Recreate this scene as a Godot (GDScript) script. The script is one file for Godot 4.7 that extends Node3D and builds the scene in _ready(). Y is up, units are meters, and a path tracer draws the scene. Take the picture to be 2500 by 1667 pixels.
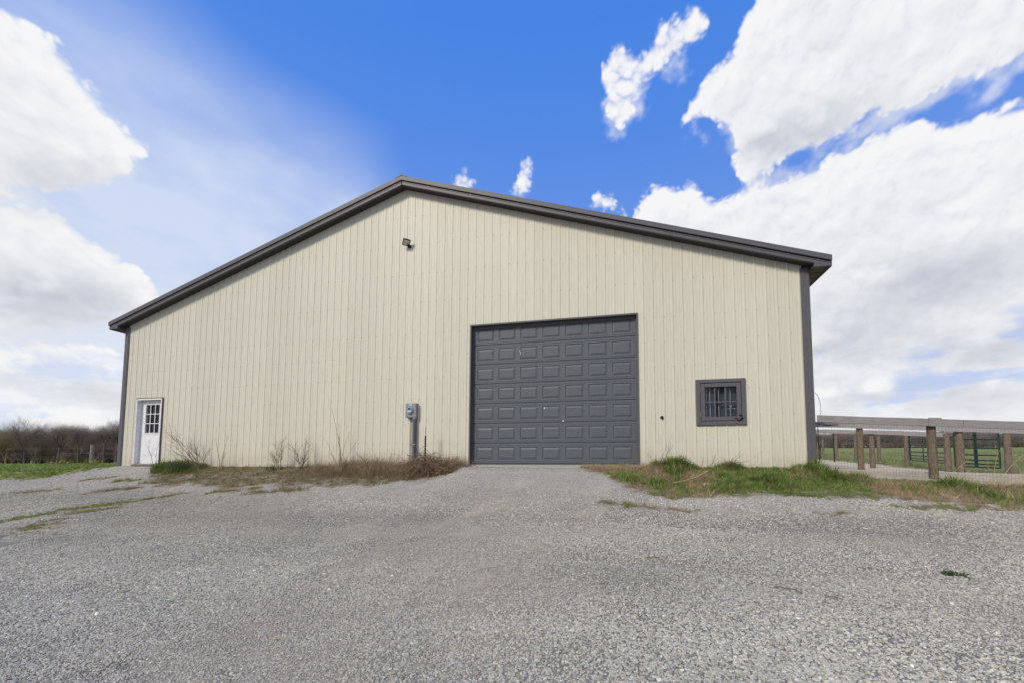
extends Node3D

# ---------------------------------------------------------------- geometry helper
class Geo:
	var v := PackedVector3Array()
	var n := PackedVector3Array()
	var c := PackedColorArray()
	func tri(a: Vector3, b: Vector3, d: Vector3, nn: Vector3) -> void:
		if (b - a).cross(d - a).dot(nn) > 0.0:
			v.append(a); v.append(d); v.append(b)
		else:
			v.append(a); v.append(b); v.append(d)
		n.append(nn); n.append(nn); n.append(nn)
	func quad(a: Vector3, b: Vector3, d: Vector3, e: Vector3, nn: Vector3) -> void:
		tri(a, b, d, nn)
		tri(a, d, e, nn)
	func autoquad(a: Vector3, b: Vector3, d: Vector3, e: Vector3, away: Vector3) -> void:
		var nn := (b - a).cross(e - a)
		if nn.length_squared() < 1e-14:
			nn = (d - b).cross(e - b)
		nn = nn.normalized()
		if nn.dot((a + b + d + e) * 0.25 - away) < 0.0:
			nn = -nn
		quad(a, b, d, e, nn)
	# eight corners: 0-3 one face in order, 4-7 the opposite face in the same order
	func hexa(p: Array) -> void:
		var m := Vector3.ZERO
		for q in p:
			m += q
		m /= 8.0
		for f in [[0, 1, 2, 3], [4, 5, 6, 7], [0, 1, 5, 4], [1, 2, 6, 5], [2, 3, 7, 6], [3, 0, 4, 7]]:
			autoquad(p[f[0]], p[f[1]], p[f[2]], p[f[3]], m)
	func box(lo: Vector3, hi: Vector3) -> void:
		hexa([Vector3(lo.x, lo.y, lo.z), Vector3(hi.x, lo.y, lo.z), Vector3(hi.x, hi.y, lo.z), Vector3(lo.x, hi.y, lo.z),
			Vector3(lo.x, lo.y, hi.z), Vector3(hi.x, lo.y, hi.z), Vector3(hi.x, hi.y, hi.z), Vector3(lo.x, hi.y, hi.z)])
	# a box whose front (+z) edges are chamfered
	func cbox(lo: Vector3, hi: Vector3, b: float) -> void:
		var m := (lo + hi) * 0.5
		var z1 := hi.z - b
		var o := [Vector3(lo.x, lo.y, z1), Vector3(hi.x, lo.y, z1), Vector3(hi.x, hi.y, z1), Vector3(lo.x, hi.y, z1)]
		var k := [Vector3(lo.x, lo.y, lo.z), Vector3(hi.x, lo.y, lo.z), Vector3(hi.x, hi.y, lo.z), Vector3(lo.x, hi.y, lo.z)]
		var f := [Vector3(lo.x + b, lo.y + b, hi.z), Vector3(hi.x - b, lo.y + b, hi.z), Vector3(hi.x - b, hi.y - b, hi.z), Vector3(lo.x + b, hi.y - b, hi.z)]
		autoquad(f[0], f[1], f[2], f[3], m)
		autoquad(k[0], k[1], k[2], k[3], m)
		for i in 4:
			var j := (i + 1) % 4
			autoquad(o[i], o[j], f[j], f[i], m)
			autoquad(k[i], k[j], o[j], o[i], m)
	func tube(a: Vector3, b: Vector3, ra: float, rb: float, sides: int, caps := false) -> void:
		var d := (b - a)
		if d.length_squared() < 1e-12:
			return
		d = d.normalized()
		var x := d.cross(Vector3(0, 0, 1) if absf(d.z) < 0.9 else Vector3(1, 0, 0)).normalized()
		var y := d.cross(x)
		for i in sides:
			var t0 := TAU * i / sides
			var t1 := TAU * (i + 1) / sides
			var n0 := x * cos(t0) + y * sin(t0)
			var n1 := x * cos(t1) + y * sin(t1)
			var p := [a + n0 * ra, a + n1 * ra, b + n1 * rb, b + n0 * rb]
			var nm := (n0 + n1).normalized()
			if (p[1] - p[0]).cross(p[2] - p[0]).dot(nm) > 0.0:
				v.append(p[0]); v.append(p[2]); v.append(p[1]); v.append(p[0]); v.append(p[3]); v.append(p[2])
				n.append(n0); n.append(n1); n.append(n1); n.append(n0); n.append(n0); n.append(n1)
			else:
				v.append(p[0]); v.append(p[1]); v.append(p[2]); v.append(p[0]); v.append(p[2]); v.append(p[3])
				n.append(n0); n.append(n1); n.append(n1); n.append(n0); n.append(n1); n.append(n0)
			if caps:
				tri(a, p[0], p[1], -d)
				tri(b, p[2], p[3], d)
	func path(pts: Array, r: float, sides: int) -> void:
		for i in pts.size() - 1:
			tube(pts[i], pts[i + 1], r, r, sides, true)
	func mesh() -> ArrayMesh:
		var a := []
		a.resize(Mesh.ARRAY_MAX)
		a[Mesh.ARRAY_VERTEX] = v
		a[Mesh.ARRAY_NORMAL] = n
		if c.size() == v.size() and c.size() > 0:
			a[Mesh.ARRAY_COLOR] = c
		var m := ArrayMesh.new()
		m.add_surface_from_arrays(Mesh.PRIMITIVE_TRIANGLES, a)
		return m

# copies that nobody could count: transforms and colours for one MultiMesh
class Swarm:
	var b := PackedFloat32Array()
	var count := 0
	var gain := 1.0
	func add(t: Basis, o: Vector3, col: Color) -> void:
		b.append_array(PackedFloat32Array([t.x.x, t.y.x, t.z.x, o.x, t.x.y, t.y.y, t.z.y, o.y, t.x.z, t.y.z, t.z.z, o.z, col.r * gain, col.g * gain, col.b * gain, 1.0]))
		count += 1

var taken := {}
var rng := RandomNumberGenerator.new()
var nlow := FastNoiseLite.new()
var nmid := FastNoiseLite.new()
var nfine := FastNoiseLite.new()
var M := {}

func numbered(called: String) -> String:
	var k: int = taken.get(called, 0)
	taken[called] = k + 1
	return called if k == 0 else "%s_%03d" % [called, k]

func thing(called: String, label: String, category: String, at := Vector3.ZERO, group := "") -> Node3D:
	var o := Node3D.new()
	o.name = numbered(called)
	add_child(o)
	o.position = at
	o.set_meta("label", label)
	o.set_meta("category", category)
	if group:
		o.set_meta("group", group)
	return o

func obj(called: String, m: Mesh, mat: Material, parent: Node, label := "") -> MeshInstance3D:
	var o := MeshInstance3D.new()
	o.mesh = m
	o.material_override = mat
	if parent == self:
		o.name = numbered(called)
		add_child(o)
	else:
		var k := 0
		for ch in parent.get_children():
			var base := String(ch.name)
			if base == called or (base.begins_with(called + "_") and base.substr(called.length() + 1).is_valid_int()):
				k += 1
		o.name = called if k == 0 else "%s_%03d" % [called, k]
		parent.add_child(o)
	if label:
		o.set_meta("label", label)
	return o

func tag(o: Node, label: String, category: String, group := "") -> void:
	o.set_meta("label", label)
	o.set_meta("category", category)
	if group:
		o.set_meta("group", group)

func swarm(called: String, s: Swarm, m: Mesh, mat: Material, parent: Node, label: String, category: String) -> MultiMeshInstance3D:
	var mm := MultiMesh.new()
	mm.transform_format = MultiMesh.TRANSFORM_3D
	mm.use_colors = true
	mm.mesh = m
	mm.instance_count = s.count
	mm.buffer = s.b
	var o := MultiMeshInstance3D.new()
	o.multimesh = mm
	o.material_override = mat
	o.name = numbered(called) if parent == self else called
	parent.add_child(o)
	o.set_meta("kind", "stuff")
	if label:
		o.set_meta("label", label)
	if category:
		o.set_meta("category", category)
	return o

func lin(r: float, g: float, b: float) -> Color:
	return Color(r, g, b).linear_to_srgb()

func mat(r: float, g: float, b: float, rough := 0.8, tex: Texture2D = null, scale := 1.0) -> StandardMaterial3D:
	var m := StandardMaterial3D.new()
	m.albedo_color = lin(r, g, b)
	m.roughness = rough
	m.metallic_specular = 0.4
	if tex:
		m.albedo_texture = tex
		m.uv1_triplanar = true
		m.uv1_world_triplanar = true
		m.uv1_scale = Vector3.ONE * scale
	return m

func noise(s: int, f: float, oct := 3) -> FastNoiseLite:
	var q := FastNoiseLite.new()
	q.seed = s
	q.noise_type = FastNoiseLite.TYPE_SIMPLEX_SMOOTH
	q.frequency = f
	q.fractal_octaves = oct
	return q

# a grey texture between lo and hi, with its own stretch in x and y; values are linear
func streaks(s: int, size: int, fx: float, fy: float, lo: float, hi: float, oct := 4) -> ImageTexture:
	var q := noise(s, 1.0, oct)
	var im := Image.create(size, size, false, Image.FORMAT_RGB8)
	for y in size:
		for x in size:
			# the torus walk makes it tile
			var ax := TAU * x / size
			var ay := TAU * y / size
			var w := q.get_noise_3d(cos(ax) * fx + 7.0, sin(ax) * fx, cos(ay) * fy + 0.7 * sin(ay) * fy)
			var g := clampf(lerpf(lo, hi, 0.5 + 0.75 * w), 0.0, 1.0)
			im.set_pixel(x, y, lin(g, g, g))
	return ImageTexture.create_from_image(im)

func sstep(a: float, b: float, x: float) -> float:
	var t := clampf((x - a) / (b - a), 0.0, 1.0)
	return t * t * (3.0 - 2.0 * t)

# ---------------------------------------------------------------- the lie of the land
func ground(x: float, z: float) -> float:
	var y := -0.06
	var rough := 0.0
	if z > 0.0:
		var m := sstep(11.0, 12.6, x) * (1.0 - sstep(15.7, 17.2, x))
		var ze := maxf(0.0, z - 0.75 * m)
		var a := lerpf(3.5, 4.6, sstep(12.0, 16.5, x))
		y -= 1.42 * (1.0 - exp(-ze / a))
		rough = sstep(0.2, 1.5, ze)
	if x < 0.0:
		y -= 0.011 * minf(-x, 14.0) + 0.06 * minf(-x, 4.0) * sstep(-2.0, 1.0, z)
		y -= 0.007 * clampf(-z - 5.0, 0.0, 130.0)
	if x > 20.0:
		y -= 0.026 * minf(x - 20.0, 14.0)
	if z < -5.0:
		y += 0.047 * (-z - 5.0) * sstep(-20.0, 20.0, x) * lerpf(1.0, 0.75, sstep(-20.0, -120.0, z))
	y += nlow.get_noise_2d(x, z) * 0.05 * (0.25 + rough)
	if z > 0.6 and absf(x - 12.0) < 40.0:
		y += nmid.get_noise_2d(x, z) * 0.018 * rough
	return y

# how far the gravel yard reaches: 1 gravel, 0 anything else; [gravel, green, litter, dirt]
func zone(x: float, z: float) -> Array:
	var w := nmid.get_noise_2d(x * 0.8 + 50.0, z * 0.8)
	w += 0.55 * nfine.get_noise_2d(x * 0.7, z * 0.9)
	var w2 := nlow.get_noise_2d(x * 1.7, z * 1.7 + 31.0)
	if x < 0.0 and z < 4.0:
		var edge := 0.25 - 0.10 * x * sstep(0.0, -9.0, x) + 0.13 * x * (1.0 - sstep(0.0, -9.0, x)) * -1.0 + w * 0.35
		edge = 0.18 + 0.19 * minf(-x, 3.0) - 0.05 * maxf(-x - 3.0, 0.0) + w * 0.45
		var g := sstep(edge - 0.15, edge + 0.15, z)
		if z < -0.3 and x < -2.4 and x > -9.0 and z > -2.6 + w:   # a worn gravel patch in the grass
			g = maxf(g, 0.75 * sstep(0.05, 0.3, w2 + 0.1))
		return [g, 1.0 - g, 0.0, 0.0]
	if z < 0.0 and x > 19.9:
		# the dirt lane beside the building
		var right := 26.2 + 0.5 * w
		if z < -4.0:
			right = 26.0 + 0.07 * (-4.0 - z) + 0.5 * w
		else:
			right = 26.2 + 2.0 * (z + 4.0) + 0.5 * w
		var far := sstep(-17.0, -14.0, z)
		var d := (1.0 - sstep(right - 0.5, right + 0.3, x)) * far
		return [0.0, 1.0 - d, 0.0, d]
	if z < 0.0:
		return [0.0, 1.0, 0.0, 0.0]
	if x < 14.8:
		var e := 0.25 + 1.25 * sstep(1.4, 3.4, x) - 0.75 * sstep(8.0, 12.0, x) + w * 0.5
		var l := (1.0 - sstep(e - 0.2, e + 0.25, z)) * sstep(1.2, 2.2, x) * (1.0 - sstep(11.5, 12.2, x - 0.25 * w + 0.25 * z))
		l *= 1.0 - 0.55 * sstep(0.1, 0.3, nfine.get_noise_2d(x * 0.8 + 70.0, z * 1.6)) * sstep(0.3, 0.7, z)
		var sp := spot(x, z)
		var patch := sp.x
		return [1.0 - maxf(l, patch), maxf(0.22 * l, patch * sp.y), maxf(l * 0.78, patch * (1.0 - sp.y)), 0.0]
	else:
		var e2 := 2.15 + 0.1 * sin(x * 1.3) - 0.05 * maxf(x - 18.0, 0.0) + w * 0.3
		if x < 17.0:
			e2 = lerpf(0.6, 2.15, sstep(14.9, 16.4, x)) + w * 0.5
		var s := 1.0 - sstep(e2 - 0.15, e2 + 0.15, z)
		if x > 20.0 and z < 0.45 + 0.11 * (x - 20.0):
			return [0.0, 0.25 + 0.3 * w, 0.15, 0.7]
		var gr := sstep(16.0, 18.5, x + w * 2.0) * 0.7
		s *= 1.0 - 0.5 * sstep(0.08, 0.3, nfine.get_noise_2d(x * 0.9, z * 1.4)) * sstep(1.0, 1.7, z)
		var sp := spot(x, z)
		var k := maxf(s, sp.x)
		if sp.x > s:
			gr = sp.y
		return [1.0 - k, k * gr, k * (1.0 - gr), 0.0]


# worn spots where green or dead growth has come up through the stone: ends, half width, greenness
const SPOTS := [[4.15, 4.35, 4.45, 3.6, 0.24, 1.0], [4.5, 3.5, 5.0, 2.95, 0.30, 1.0], [5.05, 2.85, 5.5, 2.3, 0.16, 0.9], [5.4, 4.5, 6.1, 5.2, 0.25, 0.3], [4.9, 3.9, 5.5, 3.5, 0.16, 0.35], [1.8, 1.25, 2.4, 1.2, 0.16, 1.0], [-0.2, 2.3, 0.9, 2.0, 0.2, 0.4], [0.4, 1.2, 1.2, 1.0, 0.12, 0.8], [6.2, 2.0, 7.0, 1.75, 0.15, 0.8], [7.2, 2.1, 8.4, 1.7, 0.13, 0.15], [2.6, 2.3, 3.4, 1.8, 0.16, 0.3], [15.6, 3.0, 16.1, 3.12, 0.13, 1.0], [16.3, 3.05, 17.0, 2.95, 0.12, 0.2], [20.2, 2.45, 21.8, 2.2, 0.16, 0.6], [22.0, 2.2, 23.6, 1.7, 0.18, 0.3], [18.8, 3.0, 19.2, 2.95, 0.1, 0.3], [3.0, 5.2, 3.9, 5.6, 0.3, 0.4]]

func spot(x: float, z: float) -> Vector2:
	var best := 0.0
	var green := 0.0
	for s in SPOTS:
		var a := Vector2(s[0], s[1])
		var d: Vector2 = Vector2(s[2], s[3]) - a
		var p : Vector2 = Vector2(x, z) - a
		var q: float = (p - d * clampf(p.dot(d) / d.length_squared(), 0.0, 1.0)).length() / s[4]
		if q < 2.2:
			var k := sstep(0.25, 0.75, 1.15 - q * 0.6 + 0.75 * nfine.get_noise_2d(x * 1.3, z * 1.3) + 0.45 * nmid.get_noise_2d(x * 2.0, z * 2.0) - 0.25)
			if k > best:
				best = k
				green = s[5]
	return Vector2(best, green)

# where wheels have run: dusty fines
func track(x: float, z: float) -> float:
	var t := 0.0
	if z > 1.5:
		var c := 13.75 - 0.16 * pow(maxf(z - 2.2, 0.0), 1.35)
		for o in [0.0, 1.75]:
			t = maxf(t, 1.0 - sstep(0.12, 0.5, absf(x - c - o)))
		t *= 1.0 - sstep(6.0, 8.0, z)
	for o in [3.1, 4.55]:
		var zc: float = o + 0.11 * (x - 9.0) * (1.0 if x < 9.0 else 0.3) * -0.6
		t = maxf(t, (1.0 - sstep(0.1, 0.45, absf(z - zc))) * 0.8)
	return t * clampf(0.45 + 1.1 * nmid.get_noise_2d(x * 0.9 + 17.0, z * 0.9), 0.0, 1.0)

const APEX := 9.95
func yf(x: float) -> float:          # underside of the gable fascia
	return 7.75 - 0.326 * absf(x - APEX)

func _ready() -> void:
	rng.seed = 41
	nlow = noise(11, 0.16, 3)
	nmid = noise(12, 0.85, 3)
	nfine = noise(13, 3.0, 2)
	setup_camera()
	setup_sky()
	setup_materials()
	build_ground()
	build_barn()
	build_wall_things()
	build_fences()
	build_woods()
	build_plants()
	build_gravel()

func setup_camera() -> void:
	var cam := Camera3D.new()
	cam.name = "camera"
	add_child(cam)
	cam.transform = Transform3D(Basis(Vector3.UP, 0.2143) * Basis(Vector3.RIGHT, 0.0655) * Basis(Vector3(0, 0, 1), 0.002), Vector3(15.9226, 0.0588, 10.1095))
	cam.projection = Camera3D.PROJECTION_FRUSTUM
	cam.near = 0.1
	cam.far = 2500.0
	cam.size = 1.667 * 0.1
	cam.frustum_offset = Vector2(-0.0575, 0.2295) * 0.1
	cam.current = true

# ---------------------------------------------------------------- sky
const CLOUDS := {
	"a": [-76, 36, -71.96, 33.96, -68.18, 33.61, -66.84, 33.67, -65.44, 33.99, -63.64, 33.75, -62.61, 32.64, -61.47, 32.31, -61.26, 31.29, -59.6, 30.94, -58.77, 29.96, -57.01, 30.21, -58.39, 28.9, -57.35, 27.71, -59.99, 25.13, -63.18, 23.02, -67.12, 21.52, -71.75, 18.87],
	"b": [-69.99, 19.14, -66.01, 21.55, -64.25, 21.84, -62.6, 22.02, -60.0, 20.24, -56.86, 18.89, -55.1, 16.86, -55.33, 14.64, -59.02, 12.73, -63.06, 11.95, -69.45, 10.1],
	"c": [-69.41, 9.45, -65.39, 10.81, -63.01, 11.0, -58.02, 10.85, -57.32, 9.05, -55.0, 5.0, -55.0, 1.0, -69.12, 1.0],
	"e": [20.05, 49.05, 17.87, 45.82, 15.82, 45.48, 15.21, 43.77, 10.86, 42.46, 9.41, 40.99, 7.93, 39.03, 11.28, 39.14, 13.62, 37.48, 14.28, 34.56, 15.21, 32.28, 18.16, 32.17, 22.35, 33.35, 26.91, 33.1, 28.52, 34.28, 32.05, 33.48, 33.75, 34.19, 36.73, 33.17, 38.92, 32.91, 41.24, 33.61, 43.4, 37.6],
	"d": [-1.89, 41.11, -2.15, 43.69, -1.48, 46.34, 0.42, 47.11, 1.62, 45.68, 4.67, 46.23, 5.32, 47.69, 7.69, 47.89, 11.06, 46.93, 11.84, 45.84, 9.29, 45.11, 6.96, 44.23, 3.38, 43.42, 1.52, 41.87, -0.35, 40.2],
	"f": [0.69, 30.16, 1.93, 32.82, 5.48, 33.69, 7.46, 32.73, 9.17, 33.95, 10.48, 31.98, 12.59, 30.91, 16.2, 32.04, 20.01, 31.47, 24.41, 31.72, 26.87, 32.38, 31.31, 32.6, 32.63, 32.02, 33.53, 30.75, 35.98, 30.62, 39.29, 29.9, 44.79, 27.89, 52.0, 20.0, 52.0, -6.0, 14.0, -6.0, 12.0, 19.33],
	"g": [-24.55, 33.89, -23.68, 35.94, -22.96, 36.65, -19.81, 34.28],
	"h": [-15.84, 34.01, -14.6, 37.54, -13.78, 38.8, -12.24, 36.72, -13.31, 33.84],
	"i": [-4.48, 32.46, -3.54, 33.77, -0.78, 33.32, 0.1, 31.17],
}
const THIN := [-77.0, 30.0, -72.0, 37.0, -65.24, 37.74, -61.33, 40.1, -56.42, 38.92, -51.1, 38.05, -43.06, 36.52, -35.82, 34.74, -32.43, 32.38, -30.0, 27.0, -34.0, 10.0, -55.0, -2.0, -77.0, -2.0]
# grey undersides: azimuth, elevation, radii, depth
const GREY := [[-62.5, 24.0, 6.5, 2.6, 0.55], [-63.0, 14.6, 7.0, 2.2, 0.9], [-61.0, 7.5, 6.0, 1.6, 0.5], [32.85, 17.6, 8.5, 2.9, 0.85], [25.0, 13.2, 7.0, 2.1, 0.6], [36.5, 10.8, 6.0, 1.7, 0.7], [24.0, 34.6, 7.0, 2.0, 0.55], [31.0, 7.3, 8.0, 1.4, 0.6], [17.5, 35.0, 4.5, 2.0, 0.5], [21.0, 24.0, 7.0, 2.5, 0.2]]

const PW := 4096
const PH := 2048

func setup_sky() -> void:
	var lo_az := -78.0
	var lo_w := 640
	var lo_h := 320
	# coverage by eye first: 0.2 degrees a pixel, azimuth -78 .. 50, elevation 0 .. 64
	var cover := Image.create(lo_w, lo_h, false, Image.FORMAT_RF)
	var thin := Image.create(lo_w, lo_h, false, Image.FORMAT_RF)
	for name in CLOUDS:
		fill_poly(cover, CLOUDS[name], lo_az, {"g": 0.55, "h": 0.55, "i": 0.6, "c": 0.8, "d": 0.8}.get(name, 1.0))
	fill_poly(thin, THIN, lo_az, 1.0)
	var soft: Image = cover.duplicate()
	soft.resize(lo_w / 13, lo_h / 13, Image.INTERPOLATE_LANCZOS)
	soft.resize(lo_w, lo_h, Image.INTERPOLATE_CUBIC)
	cover.resize(lo_w / 5, lo_h / 5, Image.INTERPOLATE_LANCZOS)
	cover.resize(lo_w, lo_h, Image.INTERPOLATE_CUBIC)
	thin.resize(lo_w / 32, lo_h / 32, Image.INTERPOLATE_LANCZOS)
	thin.resize(lo_w, lo_h, Image.INTERPOLATE_CUBIC)
	var big := noise(71, 1.0, 5)
	big.frequency = 0.055
	var small := noise(72, 1.0, 5)
	small.frequency = 0.16
	small.fractal_octaves = 4
	var wisp := noise(73, 1.0, 5)
	wisp.frequency = 0.05
	var curl := noise(74, 0.16, 4)
	var nets := [big, small, wisp, curl]
	# the whole sphere coarsely, then the part with the drawn clouds finely
	var coarse := Image.create(1024, 512, false, Image.FORMAT_RGBF)
	for y in 512:
		var el := 90.0 - (y + 0.5) * 180.0 / 512.0
		for x in 1024:
			var az := fposmod((x + 0.5) * 360.0 / 1024.0 + 180.0, 360.0) - 180.0   # the picture's left edge looks along -z
			coarse.set_pixel(x, y, sky_color(az, el, cover, thin, soft, nets) if el > -1.0 else Color(0.16, 0.155, 0.14))
	coarse.resize(PW, PH, Image.INTERPOLATE_CUBIC)
	var x0 := int((lo_az + 180.0) / 360.0 * PW)
	var x1 := int((50.0 + 180.0) / 360.0 * PW)
	var y0 := int((90.0 - 53.0) / 180.0 * PH)
	var y1 := PH / 2
	for y in range(y0, y1):
		var el := 90.0 - (y + 0.5) * 180.0 / PH
		for x in range(x0, x1):
			coarse.set_pixel((x + PW / 2) % PW, y, sky_color((x + 0.5) * 360.0 / PW - 180.0, el, cover, thin, soft, nets))
	var pano := PanoramaSkyMaterial.new()
	pano.panorama = ImageTexture.create_from_image(coarse)
	var sky := Sky.new()
	sky.sky_material = pano
	var env := Environment.new()
	env.background_mode = Environment.BG_SKY
	env.sky = sky
	env.background_energy_multiplier = 1.0
	env.tonemap_mode = Environment.TONE_MAPPER_LINEAR
	env.tonemap_exposure = 1.0
	env.ambient_light_source = Environment.AMBIENT_SOURCE_SKY
	env.sdfgi_enabled = true
	env.ssao_enabled = true
	env.ssil_enabled = true
	var we := WorldEnvironment.new()
	we.name = "world_environment"
	we.environment = env
	add_child(we)
	var sun := DirectionalLight3D.new()
	sun.name = "sun"
	sun.light_color = Color(1.0, 0.972, 0.91)
	sun.light_energy = 0.95
	sun.light_angular_distance = 12.0
	sun.shadow_enabled = true
	add_child(sun)
	sun.look_at_from_position(Vector3(-6.0, 9.5, 10.5), Vector3.ZERO, Vector3.UP)

func fill_poly(im: Image, p: Array, az0: float, value: float) -> void:
	var pts := PackedVector2Array()
	var lo := Vector2(1e9, 1e9)
	var hi := -lo
	for i in range(0, p.size(), 2):
		var q := Vector2((p[i] - az0) / 0.2, (64.0 - p[i + 1]) / 0.2)
		pts.append(q)
		lo = lo.min(q)
		hi = hi.max(q)
	for y in range(maxi(0, int(lo.y)), mini(im.get_height(), int(hi.y) + 1)):
		for x in range(maxi(0, int(lo.x)), mini(im.get_width(), int(hi.x) + 1)):
			if Geometry2D.is_point_in_polygon(Vector2(x + 0.5, y + 0.5), pts):
				im.set_pixel(x, y, Color(value, 0, 0))

func lookup(im: Image, az: float, el: float) -> float:
	var fx := clampf((az + 78.0) / 0.2 - 0.5, 0.0, im.get_width() - 1.001)
	var fy := clampf((64.0 - el) / 0.2 - 0.5, 0.0, im.get_height() - 1.001)
	var x := int(fx)
	var y := int(fy)
	var u := fx - x
	var w := fy - y
	var a := lerpf(im.get_pixel(x, y).r, im.get_pixel(x + 1, y).r, u)
	var b := lerpf(im.get_pixel(x, y + 1).r, im.get_pixel(x + 1, y + 1).r, u)
	return lerpf(a, b, w)

func sky_color(az: float, el: float, cover: Image, thin: Image, soft: Image, nets: Array) -> Color:
	var e := maxf(el, 0.0)
	# clear air
	var t := 1.0 - exp(-e / 17.0)
	var air := Vector3(0.70, 0.78, 0.92).lerp(Vector3(0.066, 0.235, 0.77), clampf(t * 1.06, 0.0, 1.0))
	var kx := az * cos(deg_to_rad(e * 0.8))
	var warp: float = nets[0].get_noise_2d(kx * 2.0, e * 2.6)
	var n1: float = nets[1].get_noise_2d(kx, e * 1.3)
	var n2: float = nets[3].get_noise_2d(kx * 3.1 + 40.0 + warp * 3.0, e * 3.8)
	# heaped, rounded lobes with sharp creases between them
	var lobes := absf(n1) * 1.7 - 0.42
	var curls := absf(n2) * 1.6 - 0.36
	var inside := sstep(-78.0, -71.0, az) * (1.0 - sstep(44.0, 50.0, az)) * (1.0 - sstep(51.5, 60.0, e))
	# broken cloud that goes on all round
	var round_: float = 0.42 + 0.9 * nets[0].get_noise_3d(cos(deg_to_rad(az)) * 22.0, e * 0.9, sin(deg_to_rad(az)) * 22.0) + 0.25 * (1.0 - sstep(8.0, 40.0, e))
	var c := round_
	var above := round_ - 0.1
	var th := 0.0
	var fringe := round_
	if inside > 0.0:
		var wx := az + warp * 1.4 + n2 * 0.35
		var wy := e + n1 * 0.8 + n2 * 0.3
		c = lerpf(round_, lookup(cover, wx, wy), inside)
		above = lerpf(round_ - 0.1, lookup(soft, wx - 0.8, wy + 1.8), inside)
		th = lookup(thin, az, e) * inside
		fringe = lerpf(round_, lookup(soft, az + warp * 1.8, e + 1.0 + n1 * 1.2), inside)
	# ragged where the cloud thins out, closed in its middle
	var edge := sstep(0.02, 0.35, c)
	var open := 1.0 - 0.6 * sstep(0.6, 1.0, c)
	var d := sstep(0.10, 0.95, c + (lobes * 0.75 + curls * 0.5) * edge * open)
	# the soft, torn fringe round and under each cloud
	d = maxf(d, 0.62 * sstep(0.25, 1.05, fringe + (n1 * 0.5 + n2 * 0.3) * sstep(0.03, 0.4, fringe)))
	# low bands near the horizon
	var low: float = nets[2].get_noise_2d(kx * 0.8 + 9.0, e * 5.5) * 0.5 + 0.5
	var lowness := 1.0 - sstep(9.0, 19.0, e)
	d *= lerpf(1.0, sstep(0.30, 0.62, low + 0.30 * n1 + 0.12), lowness * 0.75)
	var band := (1.0 - sstep(6.0, 22.0, e)) * sstep(0.25, 0.75, low + 0.3 * n1)
	# veil
	var streak: float = nets[2].get_noise_2d((kx + e) * 1.2, (e - kx * 0.25) * 2.6)
	var veil := clampf(th * (0.82 + 0.28 * streak + 0.12 * warp) * lerpf(1.0, 0.55, sstep(24.0, 37.0, e)), 0.0, 0.86)
	var col := air.lerp(Vector3(0.69, 0.77, 0.92), veil)
	col = col.lerp(Vector3(0.80, 0.82, 0.88), band * 0.7)
	if d < 0.004:
		return Color(col.x, col.y, col.z)
	# cloud body: white tops, grey undersides, relief from the lobes
	var grey := 0.0
	if inside > 0.0:
		for g in GREY:
			var q := Vector2((az + warp * 2.5 - g[0]) / g[2], (e + n1 * 1.6 - g[1]) / g[3]).length_squared()
			if q < 4.0:
				grey += g[4] * exp(-q * 1.1) * 0.85
	grey = maxf(grey, (1.0 - inside) * clampf(0.35 + 0.9 * warp, 0.0, 0.9))
	var up1: float = absf(nets[1].get_noise_2d(kx - 0.5, (e + 1.0) * 1.3)) * 1.7 - 0.42
	grey += (up1 - lobes) * 0.17 - curls * 0.07 + clampf((above - 0.75) * 0.35, -0.12, 0.12) + (low - 0.5) * 0.9 * lowness + 0.16 * warp + 0.08
	grey = clampf(grey, 0.0, 1.0)
	var body := Vector3(0.93, 0.93, 0.935).lerp(Vector3(0.56, 0.59, 0.66), grey)
	col = col.lerp(body, d * 0.985)
	return Color(col.x, col.y, col.z)

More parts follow.
